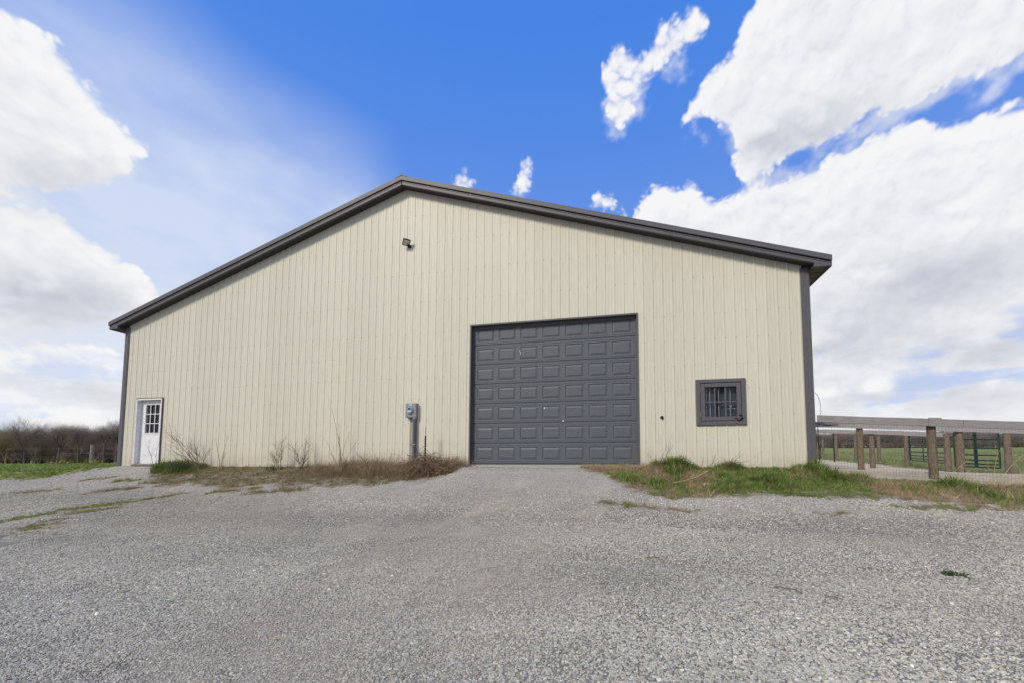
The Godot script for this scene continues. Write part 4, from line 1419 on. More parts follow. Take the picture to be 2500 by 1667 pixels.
func tree_geo(s: int, h: float, levels: int, clear: float, fat: float) -> Array:
	var q := RandomNumberGenerator.new()
	q.seed = s
	var wood := Geo.new()
	var twig := Geo.new()
	var p := Vector3(0, -0.3, 0)
	var d := Vector3(q.randf_range(-0.06, 0.06), 1, q.randf_range(-0.06, 0.06)).normalized()
	var r := h * 0.014 * fat
	var stem := h * clear
	wood.tube(p, p + d * stem, r * 1.15, r, 6)
	p += d * stem
	var tops := q.randi_range(3, 5)
	for i in tops:
		var t := TAU * i / tops + q.randf_range(-0.5, 0.5)
		var sp := q.randf_range(0.25, 0.75)
		branch(wood, twig, q, p, Vector3(cos(t) * sp, 1.0, sin(t) * sp).normalized(), h * (1.0 - clear) * 0.50, r * 0.62, levels, 0.6)
	return [wood, twig]

func build_woods() -> void:
	# single trees that stand above the wood on the left
	var spots := [
		[-178.0, -70.0, 15.0, 0.42, "tall bare tree at the left edge of the woods, highest crown there"],
		[-157.0, -76.0, 13.5, 0.30, "broad many stemmed bare tree above the left woods"],
		[-148.5, -78.5, 11.8, 0.45, "small round topped bare tree in the dip of the left woods"],
		[-143.5, -80.5, 11.9, 0.45, "bare tree with thin flat crown mid way along the left woods"],
		[-136.8, -82.5, 12.7, 0.5, "leaning bare tree left of the two umbrella crowned ones"],
		[-133.6, -83.6, 13.2, 0.55, "umbrella crowned bare tree, taller of the pair by the barn"],
		[-130.4, -84.5, 12.9, 0.55, "umbrella crowned bare tree, right of the taller twin"],
		[-127.0, -85.4, 11.4, 0.5, "slim bare tree between the umbrella crowns and the barn"],
		[-120.3, -87.6, 11.8, 0.4, "dark round bare tree closest to the barn corner"]]
	for i in spots.size():
		var s: Array = spots[i]
		var t := thing("bare_tree", s[4], "tree", Vector3(s[0], ground(s[0], s[1]), s[1]), "bare trees above the left woods")
		var g := tree_geo(100 + i, s[2], 4, s[3], 1.5)
		obj("trunk", g[0].mesh(), M.bark, t)
		obj("crown", g[1].mesh(), M.twig, t)
	var rt := thing("bare_tree", "lone bare tree whose crown shows above the near fence board", "tree", Vector3(128.0, ground(128.0, -154.0), -154.0))
	var rg := tree_geo(131, 8.6, 4, 0.35, 1.2)
	obj("trunk", rg[0].mesh(), M.bark, rt)
	obj("crown", rg[1].mesh(), M.twig, rt)
	# the wood itself, which reads as one mass
	var kinds := []
	for k in 5:
		var g := tree_geo(200 + k, 9.0, 4 if k < 3 else 3, [0.16, 0.24, 0.10, 0.06, 0.05][k], 1.5)
		var w: Geo = g[0]
		w.v.append_array(g[1].v)
		w.n.append_array(g[1].n)
		kinds.append(w.mesh())
	var sw := []
	for k in 5:
		sw.append(Swarm.new())
	var rr := RandomNumberGenerator.new()
	rr.seed = 77
	for i in 1150:
		var t := rr.randf()
		var dpt := rr.randf() * 30.0
		var p := Vector2(-196.0, -62.0).lerp(Vector2(-108.0, -93.0), t) + Vector2(-0.3, -0.95) * dpt
		var k := rr.randi_range(0, 4)
		var sc := rr.randf_range(0.95, 1.30) * (0.6 if k > 2 else 1.0) * (1.0 if dpt > 6.0 else 0.8)
		if i % 3 == 0:
			k = 3 + i % 2
			sc = rr.randf_range(0.25, 0.45)
			p += Vector2(0.3, 0.95) * (dpt * 0.9 - 1.0)
		var b := Basis(Vector3.UP, rr.randf() * TAU).scaled(Vector3(sc, sc * rr.randf_range(0.9, 1.1), sc))
		var tint := rr.randf()
		var c := Color(0.215, 0.165, 0.138).lerp(Color(0.31, 0.26, 0.22), tint)
		if rr.randf() < 0.14:
			c = Color(0.28, 0.23, 0.11)
		sw[k].add(b, Vector3(p.x, ground(p.x, p.y), p.y), c)
	for i in 950:
		var t := rr.randf()
		var dpt := rr.randf() * 36.0
		var p := Vector2(110.0, -312.0).lerp(Vector2(345.0, -352.0), t) + Vector2(0.15, -0.98) * dpt
		var k := rr.randi_range(0, 4)
		var sc := rr.randf_range(1.0, 1.45)
		if i % 3 == 0:
			k = 3 + i % 2
			sc = rr.randf_range(0.4, 0.7)
			p -= Vector2(0.15, -0.98) * dpt * 0.95
		var b := Basis(Vector3.UP, rr.randf() * TAU).scaled(Vector3(sc * 1.2, sc, sc * 1.2))
		var c := Color(0.21, 0.172, 0.168).lerp(Color(0.29, 0.235, 0.205), rr.randf())
		if rr.randf() < 0.10:
			c = Color(0.11, 0.12, 0.06)
		sw[k].add(b, Vector3(p.x, ground(p.x, p.y) - 0.3, p.y), c)
	for k in 5:
		swarm("woodland", sw[k], kinds[k], M.tint, self, "mass of bare brown woodland behind the fields", "woodland")

# ---------------------------------------------------------------- plants
func blade_clump(s: int, n: int, w: float, lean: float, segs: int) -> ArrayMesh:
	var q := RandomNumberGenerator.new()
	q.seed = s
	var g := Geo.new()
	for i in n:
		var t := q.randf() * TAU
		var base := Vector3(cos(t), 0, sin(t)) * q.randf() * 0.28
		var dir := Vector3(cos(t + q.randf_range(-1, 1)), 0, sin(t + q.randf_range(-1, 1)))
		var h := q.randf_range(0.55, 1.0)
		var bend := q.randf_range(0.2, 1.0) * lean
		var side := dir.cross(Vector3.UP).normalized() * w * q.randf_range(0.7, 1.2)
		var shade := q.randf_range(0.75, 1.15)
		var last := base
		for k in segs:
			var u := float(k + 1) / segs
			var p := base + Vector3(0, h * (u - 0.35 * bend * u * u), 0) + dir * bend * h * u * u * 0.9
			var w0 := 1.0 - float(k) / segs * 0.7
			var w1 := 1.0 - u * 0.7 if k < segs - 1 else 0.08
			var nn := (p - last).cross(side).normalized()
			if nn.y < 0.0:
				nn = -nn
			g.quad(last - side * w0, last + side * w0, p + side * w1, p - side * w1, nn)
			for m in 6:
				g.c.append(Color(shade, shade, shade))
			last = p
	return g.mesh()

func stem_clump(s: int, n: int, r: float, forks: int, lean: float) -> ArrayMesh:
	var q := RandomNumberGenerator.new()
	q.seed = s
	var g := Geo.new()
	for i in n:
		var t := q.randf() * TAU
		var p := Vector3(cos(t), 0, sin(t)) * q.randf() * 0.3
		var d := Vector3(cos(t) * lean * q.randf(), 1.0, sin(t) * lean * q.randf()).normalized()
		var h := q.randf_range(0.5, 1.0)
		var shade := q.randf_range(0.7, 1.2)
		var c0 := g.v.size()
		for k in 3:
			var e := p + d * h / 3.0
			g.tube(p, e, r * (1.0 - 0.25 * k), r * (0.75 - 0.25 * k) + r * 0.1, 3)
			if k > 0:
				for m in forks:
					var dd := (d + Vector3(q.randf_range(-1, 1), q.randf_range(-0.2, 0.6), q.randf_range(-1, 1)) * 0.8).normalized()
					g.tube(e, e + dd * h * q.randf_range(0.08, 0.2), r * 0.5, r * 0.45, 3)
			p = e
			d = (d + Vector3(q.randf_range(-0.3, 0.3), q.randf_range(-0.25, 0.1), q.randf_range(-0.3, 0.3))).normalized()
		for m in g.v.size() - c0:
			g.c.append(Color(shade, shade, shade))
	return g.mesh()

func on_ground(x: float, z: float, dy := 0.0) -> Vector3:
	return Vector3(x, ground(x, z) + dy, z)

func build_plants() -> void:
	var q := RandomNumberGenerator.new()
	q.seed = 900
	var grass := [blade_clump(1, 13, 0.026, 1.25, 3), blade_clump(2, 11, 0.030, 0.75, 3)]
	var straw := [blade_clump(3, 11, 0.014, 1.5, 3), stem_clump(4, 9, 0.006, 2, 0.8)]
	var gs := [Swarm.new(), Swarm.new()]
	var ds := [Swarm.new(), Swarm.new()]
	for k in 2:
		gs[k].gain = 1.6
		ds[k].gain = 1.35
	# right verge: green behind, straw in front and towards the door
	var n := 0
	for i in 34000:
		var x := q.randf_range(14.9, 26.5)
		var z := q.randf_range(0.02, 2.5)
		var zz := zone(x, z)
		var grow: float = zz[1] + zz[2]
		if zz[3] > 0.3 or q.randf() > grow:
			continue
		if x > 20.0 and z < 0.55 + 0.14 * (x - 20.0):
			continue
		var w := nlow.get_noise_2d(x * 3.0, z * 3.0)
		var dry := 0.35 + 0.9 * w + 0.45 * sstep(17.6, 15.6, x) + 0.35 * sstep(19.6, 21.5, x) * sstep(1.0, 1.6, z) - 0.45 * sstep(17.0, 18.5, x) * (1.0 - sstep(20.0, 21.5, x)) - 0.3 * sstep(0.7, 0.1, z)
		if x > 20.5:
			dry = 0.12 + 0.9 * w + 0.65 * sstep(0.9, 1.5, z)
		var mound := clampf(0.6 + 1.9 * nlow.get_noise_2d(x * 5.0 + 9.0, z * 3.0), 0.42, 1.7)
		var low := sstep(2.3, 0.9, z) * lerpf(0.30, 1.0, sstep(16.0, 17.2, x))
		if q.randf() > 0.55 + 0.45 * low:
			continue
		var ang := Basis(Vector3.UP, q.randf() * TAU)
		if q.randf() < dry:
			var h := q.randf_range(0.09, 0.22) * (0.45 + 0.6 * low)
			var c := Color(0.42, 0.30, 0.175).lerp(Color(0.20, 0.13, 0.085), q.randf()).lerp(Color(0.60, 0.47, 0.29), q.randf() * q.randf())
			var tilt := Basis(Vector3(q.randf_range(-1, 1), 0, q.randf_range(-1, 1)).normalized(), q.randf_range(0.2, 1.1))
			ds[q.randi_range(0, 1)].add((tilt * ang).scaled_local(Vector3.ONE * h), on_ground(x, z, -0.01), c)
		else:
			var h := q.randf_range(0.12, 0.30) * mound * (0.4 + 0.6 * low)
			var c := Color(0.095, 0.150, 0.030).lerp(Color(0.175, 0.215, 0.060), q.randf())
			if q.randf() < 0.15:
				c = Color(0.25, 0.22, 0.10)
			gs[q.randi_range(0, 1)].add(ang.scaled_local(Vector3(h * 1.0, h, h * 1.0)), on_ground(x, z, -0.01), c)
		n += 1
	# grass of the left field
	for i in 15000:
		var u := q.randf()
		var x := -0.2 - 30.0 * u * u - q.randf() * 0.6
		var z := q.randf_range(-9.0, 3.0)
		var zz := zone(x, z)
		if q.randf() > zz[1]:
			continue
		var h := q.randf_range(0.07, 0.16) * (1.0 + 0.8 * u)
		if x > -2.0 and z > -1.0:
			h *= 0.8
		var c := Color(0.130, 0.195, 0.040).lerp(Color(0.215, 0.255, 0.070), q.randf())
		if q.randf() < 0.08:
			c = Color(0.25, 0.21, 0.10)
		gs[i % 2].add(Basis(Vector3.UP, q.randf() * TAU).scaled_local(Vector3(h * 1.4, h, h * 1.4)), on_ground(x, z, -0.01), c)
	# paddock grass on the right
	for i in 9000:
		var x := q.randf_range(23.0, 60.0)
		var z := q.randf_range(-40.0, -3.0)
		var zz := zone(x, z)
		if q.randf() > zz[1]:
			continue
		var h := q.randf_range(0.06, 0.2)
		var c := Color(0.115, 0.165, 0.042).lerp(Color(0.26, 0.23, 0.11), q.randf() * 0.9)
		gs[i % 2].add(Basis(Vector3.UP, q.randf() * TAU).scaled_local(Vector3(h * 1.5, h, h * 1.5)), on_ground(x, z, -0.01), c)
	# left bed: dead brown weeds with some green
	for i in 17000:
		var x := q.randf_range(1.5, 12.2)
		var z := q.randf_range(0.03, 2.2)
		var zz := zone(x, z)
		if q.randf() > (zz[2] + 0.5 * zz[1]) * (0.6 + 0.4 * sstep(6.0, 8.5, x) + 0.3 * sstep(4.0, 3.0, x)):
			continue
		var tall := sstep(6.4, 8.6, x) * (1.0 - sstep(0.55, 1.0, z))
		var greenish := 0.10 + 0.7 * (1.0 - sstep(3.0, 4.0, x)) * (1.0 - sstep(0.6, 0.9, z)) + 0.5 * (1.0 - sstep(0.2, 0.5, absf(x - 7.9))) * (1.0 - sstep(0.4, 0.7, z))
		var ang := Basis(Vector3.UP, q.randf() * TAU)
		if q.randf() < greenish:
			var h := q.randf_range(0.06, 0.14) * (1.0 + 1.4 * (1.0 - sstep(3.0, 4.0, x)) * (1.0 - sstep(0.4, 0.7, z)))
			gs[i % 2].add(ang.scaled_local(Vector3(h, h, h)), on_ground(x, z, -0.01), Color(0.095, 0.130, 0.030).lerp(Color(0.18, 0.19, 0.06), q.randf()))
		else:
			var h := lerpf(q.randf_range(0.04, 0.13), q.randf_range(0.14, 0.36), tall)
			if tall > 0.5 and q.randf() < 0.03:
				h *= 1.7
			var c := Color(0.175, 0.122, 0.082).lerp(Color(0.47, 0.35, 0.21), q.randf() * (0.55 + 0.45 * tall))
			var tilt := Basis(Vector3(q.randf_range(-1, 1), 0, q.randf_range(-1, 1)).normalized(), q.randf_range(0.0, 0.5 if tall > 0.5 else 1.2))
			ds[1 if q.randf() < 0.65 else 0].add((tilt * ang).scaled_local(Vector3(h, h, h)), on_ground(x, z, -0.01), c)
	# sprigs in the worn spots
	for sp in SPOTS:
		var a := Vector2(sp[0], sp[1])
		var b := Vector2(sp[2], sp[3])
		for i in int((a.distance_to(b) + 2.0 * sp[4]) * sp[4] * 1500.0):
			var p: Vector2 = a.lerp(b, q.randf_range(-0.2, 1.2)) + Vector2(q.randf_range(-1.6, 1.6), q.randf_range(-1.6, 1.6)) * sp[4]
			if q.randf() > spot(p.x, p.y).x:
				continue
			var h := q.randf_range(0.025, 0.07)
			if q.randf() < sp[5] * 0.9:
				gs[i % 2].add(Basis(Vector3.UP, q.randf() * TAU).scaled_local(Vector3(h * 1.5, h, h * 1.5)), on_ground(p.x, p.y, -0.005), Color(0.115, 0.160, 0.035).lerp(Color(0.24, 0.25, 0.085), q.randf()))
			else:
				var tl := Basis(Vector3(q.randf_range(-1, 1), 0, q.randf_range(-1, 1)).normalized(), q.randf_range(0.6, 1.3))
				ds[i % 2].add((tl * Basis(Vector3.UP, q.randf() * TAU)).scaled_local(Vector3.ONE * h * 1.3), on_ground(p.x, p.y, -0.005), Color(0.20, 0.13, 0.085).lerp(Color(0.40, 0.29, 0.17), q.randf()))
	swarm("grass", gs[0], grass[0], M.blade, self, "green grass of the verge and the fields", "grass")
	swarm("grass", gs[1], grass[1], M.blade, self, "upright green grass mixed into the verge and fields", "grass")
	swarm("dead_weeds", ds[0], straw[0], M.blade, self, "matted straw of dead grass along the barn wall", "weeds")
	swarm("dead_weeds", ds[1], straw[1], M.blade, self, "brown stems of dead weeds along the barn wall", "weeds")
	single_plants(q)

# a bare branching weed; reach leans it
func weed(called: String, label: String, at: Vector3, stems: Array, m: Material, s: int, forks: float, category := "dead plant") -> Node3D:
	var q := RandomNumberGenerator.new()
	q.seed = s
	var t := thing(called, label, category, at)
	for st in stems:
		# st: [lean x, lean z, length, radius]
		var g := Geo.new()
		var p := Vector3(q.randf_range(-0.04, 0.04), -0.02, q.randf_range(-0.03, 0.03))
		var d := Vector3(st[0], 1.0, st[1]).normalized()
		var r: float = st[3] * 1.35
		var l: float = st[2]
		var nseg := 8
		for k in nseg:
			var e := p + d * l / nseg
			g.tube(p, e, r, r * 0.82, 5)
			if k > 0 and q.randf() < forks:
				for m2 in (3 if q.randf() < forks else 1):
					var dd := (d + Vector3(q.randf_range(-1, 1), q.randf_range(-0.3, 0.7), q.randf_range(-0.5, 0.5)) * 0.8).normalized()
					var ll := l * q.randf_range(0.14, 0.34)
					var e2 := e + dd * ll
					g.tube(e, e2, r * 0.5, r * 0.34, 3)
					for m3 in 2:
						var d3 := (dd + Vector3(q.randf_range(-1, 1), q.randf_range(-0.4, 0.6), q.randf_range(-0.5, 0.5)) * 0.8).normalized()
						g.tube(e.lerp(e2, q.randf_range(0.4, 0.95)), e2 + d3 * ll * 0.5, r * 0.32, r * 0.22, 3)
			p = e
			r *= 0.82
			d = (d + Vector3(q.randf_range(-0.12, 0.12) + st[0] * 0.05, q.randf_range(-0.08, 0.05), q.randf_range(-0.06, 0.06))).normalized()
		obj("stem", g.mesh(), m, t)
	return t

func tuft(called: String, label: String, at: Vector3, h: float, wide: float, n: int, col: Color, s: int, category := "grass tuft") -> void:
	var g := Geo.new()
	var q := RandomNumberGenerator.new()
	q.seed = s
	for i in n:
		var t := q.randf() * TAU
		var base := Vector3(cos(t), 0, sin(t)) * q.randf() * wide * 0.5
		var dir := Vector3(cos(t + q.randf_range(-0.8, 0.8)), 0, sin(t + q.randf_range(-0.8, 0.8)))
		var hh := h * q.randf_range(0.5, 1.0)
		var bend := q.randf_range(0.2, 1.1)
		var side := dir.cross(Vector3.UP).normalized() * h * 0.022
		var last := base
		for k in 3:
			var u := (k + 1) / 3.0
			var p := base + Vector3(0, hh * (u - 0.4 * bend * u * u), 0) + dir * bend * hh * u * u * 0.8
			var nn := (p - last).cross(side).normalized()
			if nn.y < 0.0:
				nn = -nn
			g.quad(last - side * (1.0 - k * 0.25), last + side * (1.0 - k * 0.25), p + side * (0.75 - k * 0.3), p - side * (0.75 - k * 0.3), nn)
			last = p
	var m := mat(col.r, col.g, col.b, 0.75)
	m.backlight_enabled = true
	m.backlight = Color(0.3, 0.3, 0.3)
	var o := obj(called, g.mesh(), m, self)
	o.position = at
	tag(o, label, category)

func single_plants(q: RandomNumberGenerator) -> void:
	weed("dead_shrub", "bare branching dead weed spreading left, right of the white door", on_ground(3.62, 0.30), [[-1.05, 0.1, 1.35, 0.009], [-0.85, 0.15, 1.5, 0.010], [-0.62, -0.05, 1.3, 0.009], [-1.35, 0.1, 1.2, 0.008], [-0.35, 0.1, 1.0, 0.007], [0.5, 0.1, 0.8, 0.007], [-1.7, 0.2, 1.0, 0.007]], M.stalk_dark, 5, 0.85)
	weed("dead_shrub", "small dead weed leaning against the white door frame", on_ground(1.78, 0.25), [[-0.35, 0.1, 0.85, 0.007], [0.12, 0.05, 0.95, 0.006], [0.8, 0.1, 0.55, 0.006]], M.stalk_dark, 6, 0.5)
	weed("dead_stalks", "two stiff upright tan stalks beside the branching dead weed", on_ground(4.30, 0.30), [[-0.06, 0.0, 0.98, 0.011], [0.10, 0.02, 0.86, 0.011], [0.35, 0.0, 0.55, 0.008]], M.stalk, 7, 0.25)
	weed("dead_stalks", "clump of straw coloured dead stalks with broken tops", on_ground(6.32, 0.30), [[-0.12, 0, 0.85, 0.010], [0.02, 0.05, 0.95, 0.009], [0.18, 0, 0.72, 0.009], [-0.3, 0.05, 0.62, 0.008], [-0.5, 0.0, 0.7, 0.007], [0.05, 0.1, 0.6, 0.009]], M.stalk, 8, 0.6)
	weed("dead_shrub", "dark drooping dead weed next to the straw stalks", on_ground(7.05, 0.28), [[0.12, 0, 0.80, 0.009], [-0.18, 0.05, 0.74, 0.009], [0.3, 0.0, 0.66, 0.008], [-0.4, 0.0, 0.62, 0.007], [0.5, 0.1, 0.5, 0.007]], M.stalk_dark, 9, 0.9)
	weed("tall_dead_grass", "tallest dead grass stalk, tan with hooked tip, mid wall", on_ground(8.33, 0.32), [[0.03, 0, 1.75, 0.012], [0.0, 0.02, 1.35, 0.012], [-0.08, 0.03, 1.1, 0.010], [0.10, 0.0, 0.95, 0.010], [-0.28, 0.0, 0.9, 0.008], [0.45, 0.0, 0.95, 0.008], [-1.1, 0.0, 0.85, 0.007]], M.stalk, 10, 0.12)
	weed("dead_shrub", "thin dead weeds leaning left above the brown bed", on_ground(9.35, 0.34), [[-0.75, 0.0, 0.75, 0.007], [-0.55, 0.1, 0.62, 0.007], [0.2, 0.0, 0.6, 0.005]], M.stalk_dark, 11, 0.4)
	weed("dead_shrub", "bare thorny weed arching right of the garage door", on_ground(16.65, 0.35), [[0.55, 0.05, 0.62, 0.007], [-0.5, 0.1, 0.55, 0.006], [0.15, 0.0, 0.5, 0.006], [-1.3, 0.1, 0.5, 0.006]], M.stalk_dark, 12, 0.6)
	weed("dead_shrub", "low arching bare bramble beneath the window", on_ground(17.75, 0.40), [[1.6, 0.0, 0.95, 0.008], [-1.2, 0.1, 0.8, 0.007], [0.1, 0.0, 0.42, 0.006], [2.4, 0.05, 0.8, 0.006]], M.stalk_dark, 13, 0.45)
	# straw heap between meter and garage door
	var heap := thing("straw_heap", "heap of tangled straw slumped between the meter and garage door", "straw heap", on_ground(11.12, 0.42))
	var hq := RandomNumberGenerator.new()
	hq.seed = 33
	for part in 3:
		var g := Geo.new()
		for i in 680:
			var u := hq.randf_range(-1.0, 1.0)
			var x := u * 0.62
			var top := 0.62 * (1.0 - 0.55 * absf(u + 0.25)) - 0.22 * maxf(u, 0.0)
			var p := Vector3(x + hq.randf_range(-0.1, 0.1), hq.randf() * hq.randf() * top, hq.randf_range(-0.28, 0.30))
			var d := Vector3(hq.randf_range(-1.0, 1.0) + 0.35, hq.randf_range(-0.75, 0.55), hq.randf_range(-0.4, 0.6)).normalized()
			var l := hq.randf_range(0.12, 0.42)
			var mid := p + d * l * 0.5 + Vector3(0, 0.03, 0)
			var r := hq.randf_range(0.003, 0.006)
			g.tube(p, mid, r, r, 3)
			g.tube(mid, p + d * l - Vector3(0, 0.03, 0), r, r * 0.6, 3)
		obj("straw_layer", g.mesh(), [M.stalk_dark, M.stalk, mat(0.22, 0.145, 0.09, 0.95)][part], heap)
	weed("dead_stalks", "pale stalks sticking out of the straw heap, bent over to the right", on_ground(11.42, 0.45, 0.02), [[-0.1, 0, 0.72, 0.009], [0.12, 0.05, 0.62, 0.009], [0.9, 0.3, 0.85, 0.008], [1.2, 0.4, 0.9, 0.007], [-0.25, 0.05, 0.6, 0.008], [-0.9, 0.5, 0.7, 0.008]], M.stalk_pale, 14, 0.2)
	# long dry grass by the near fence
	weed("dead_stalks", "long pale bent grass stems before the right end of the near fence", on_ground(22.45, 1.05), [[0.55, 0.1, 1.0, 0.006], [0.15, 0.1, 0.75, 0.006], [1.4, 0.1, 1.1, 0.006], [1.9, 0.1, 1.2, 0.005], [-0.9, 0.0, 0.75, 0.005]], M.stalk_pale, 15, 0.08)
	weed("dead_stalks", "pale straw stems at the far right, crossing the fence mesh", on_ground(23.05, 1.0), [[0.35, 0.1, 0.75, 0.008], [0.5, 0.1, 0.66, 0.006], [-0.35, 0.0, 0.62, 0.005]], M.stalk_pale, 16, 0.1)
	weed("dead_stalks", "two thin stems leaning left and right at the thick fence post", on_ground(21.75, 0.95), [[0.75, 0.0, 0.72, 0.005], [1.1, 0.0, 0.68, 0.005]], M.stalk_pale, 17, 0.05)
	weed("dead_stalks", "fine tan grass stems at the foot of the right barn corner", on_ground(19.25, 0.30), [[-0.45, 0, 0.55, 0.004], [-0.15, 0, 0.4, 0.004], [-0.3, 0.1, 0.48, 0.003]], M.stalk_pale, 18, 0.1)
	# cut stubs in the right verge
	weed("dead_stalks", "short broken straw stubs in front of the right verge", on_ground(17.45, 1.95), [[0.3, 0, 0.16, 0.008], [-0.4, 0, 0.18, 0.008], [0.1, 0.2, 0.2, 0.007], [0.7, 0.1, 0.2, 0.007]], M.stalk_pale, 19, 0.0)
	var lg := Geo.new()
	lg.path([Vector3(-0.35, 0.05, 0.12), Vector3(-0.1, 0.10, 0.05), Vector3(0.12, 0.17, 0.0), Vector3(0.36, 0.30, -0.06)], 0.011, 6)
	var lo := obj("dead_branch", lg.mesh(), M.stalk, self)
	lo.position = on_ground(17.2, 1.35)
	tag(lo, "bare tan branch lying across the right verge grass", "branch")
	# green tufts that can be told apart
	tuft("grass_tuft", "bushy green tuft under the branching dead weed", on_ground(3.0, 0.42), 0.42, 0.55, 260, Color(0.080, 0.108, 0.026), 20)
	tuft("weed_plant", "dark green leafy weed against the wall below straw stalks", on_ground(6.15, 0.30), 0.26, 0.4, 90, Color(0.045, 0.085, 0.020), 21, "weed")
	tuft("grass_tuft", "bright green tuft right of the tallest dead grass", on_ground(8.75, 0.42), 0.30, 0.4, 150, Color(0.070, 0.118, 0.024), 22)
	tuft("grass_tuft", "small green tuft at the left foot of the gravel ramp", on_ground(11.75, 0.72), 0.12, 0.35, 70, Color(0.080, 0.115, 0.028), 23)
	for k in 3:
		tuft("grass_tuft", ["low green patch in the gravel before the right verge, leftmost piece", "middle of the low green patch in the gravel", "thin right end of the low green patch in the gravel"][k], on_ground(15.6 + 0.24 * k, 3.02 + 0.05 * k), 0.06 - 0.012 * k, 0.42, 120 - 30 * k, Color(0.085, 0.105, 0.032), 24 + k)
	tuft("grass_tuft", "dry straw wisps lying right of the low green patch", on_ground(16.65, 2.95), 0.06, 0.6, 70, Color(0.30, 0.22, 0.13), 28)
	tuft("grass_tuft", "tiny sprig alone in the gravel toward the right", on_ground(18.08, 3.38), 0.05, 0.25, 30, Color(0.12, 0.12, 0.05), 29)
	tuft("grass_tuft", "small green sprig at the bottom left of the gravel", on_ground(12.56, 7.9), 0.045, 0.12, 40, Color(0.075, 0.11, 0.03), 34)
	# flat rosette weed in the gravel
	var rs := Geo.new()
	for i in 46:
		var t := hq.randf() * TAU
		var d := Vector3(cos(t), 0, sin(t))
		var c := Vector3(hq.randf_range(-0.16, 0.16), 0.0, hq.randf_range(-0.06, 0.06))
		var side := d.cross(Vector3.UP) * hq.randf_range(0.010, 0.018)
		var l := hq.randf_range(0.06, 0.13)
		var y := hq.randf_range(0.015, 0.05)
		rs.quad(c + side * 0.3, c - side * 0.3, c + d * l * 0.6 - side + Vector3(0, y, 0), c + d * l * 0.6 + side + Vector3(0, y, 0), Vector3.UP)
		rs.tri(c + d * l * 0.6 - side + Vector3(0, y, 0), c + d * l * 0.6 + side + Vector3(0, y, 0), c + d * l + Vector3(0, y * 0.5, 0), Vector3.UP)
	var ro := obj("rosette_weed", rs.mesh(), M.leaf, self)
	ro.position = on_ground(18.98, 5.36, 0.01)
	ro.scale = Vector3(0.62, 0.7, 0.62)
	ro.rotation.y = -0.25
	tag(ro, "flat dark green weed alone in the gravel at the right", "weed")
	# dandelions in the left grass
	for k in 2:
		var t := thing("yellow_flowers", ["yellow flowering clump in the left field grass, nearer the yard", "yellow flowering clump in the left field grass, nearer the barn"][k], "flowers", on_ground([-5.6, -3.6][k], [-1.6, -1.4][k]))
		var lf := Geo.new()
		for i in 90:
			var a := hq.randf() * TAU
			var p := Vector3(cos(a), 0, sin(a)) * hq.randf() * 0.4
			var e := p + Vector3(hq.randf_range(-0.06, 0.06), hq.randf_range(0.10, 0.22), hq.randf_range(-0.06, 0.06))
			lf.quad(p - Vector3(0.012, 0, 0), p + Vector3(0.012, 0, 0), e + Vector3(0.004, 0, 0), e - Vector3(0.004, 0, 0), Vector3(0, 0.3, 0.95))
		obj("leaves", lf.mesh(), M.leaf, t)
		var fl := Geo.new()
		for i in 34:
			var a := hq.randf() * TAU
			var p := Vector3(cos(a), 0, sin(a)) * hq.randf() * 0.38 + Vector3(0, hq.randf_range(0.14, 0.25), 0)
			fl.tube(p, p + Vector3(0, 0.012, 0), 0.012, 0.022, 6, true)
		obj("blossom", fl.mesh(), mat(0.62, 0.48, 0.03, 0.7), t)
	# twigs on the gravel
	var tw := [[17.34, 5.98, 0.17, -0.75, "longest thin brown twig lying in the gravel at right"], [16.21, 5.38, 0.10, 0.3, "small dark twig in the middle of the gravel"], [17.61, 6.14, 0.07, -0.7, "short reddish twig right of the longest one"], [13.33, 7.43, 0.08, -0.8, "pale forked stick in the lower left gravel"], [5.67, 2.81, 0.16, 0.1, "dark twig by the green patch on the left gravel"]]
	for s in tw:
		var g := Geo.new()
		var l: float = s[2]
		l *= 0.7
		g.path([Vector3(-l, 0.012, 0), Vector3(-l * 0.3, 0.02, 0.03), Vector3(l * 0.35, 0.018, -0.01), Vector3(l, 0.012, 0.02)], 0.004, 5)
		g.path([Vector3(l * 0.3, 0.018, -0.008), Vector3(l * 0.75, 0.03, -0.05)], 0.0025, 5)
		var o := obj("twig", g.mesh(), M.stalk_dark if s[4].find("pale") < 0 else M.stalk_pale, self)
		o.position = on_ground(s[0], s[1], 0.008)
		o.rotation.y = s[3]
		tag(o, s[4], "twig")
	# pale limestone in the verge
	var st := Geo.new()
	stone_into(st, 51, 1.0)
	var so := obj("pale_rock", st.mesh(), mat(0.42, 0.36, 0.27, 0.9), self)
	so.transform = Transform3D(Basis.from_scale(Vector3(0.14, 0.06, 0.09)), on_ground(17.55, 1.42, 0.02))
	tag(so, "flat pale rock showing in the right verge grass", "rock")

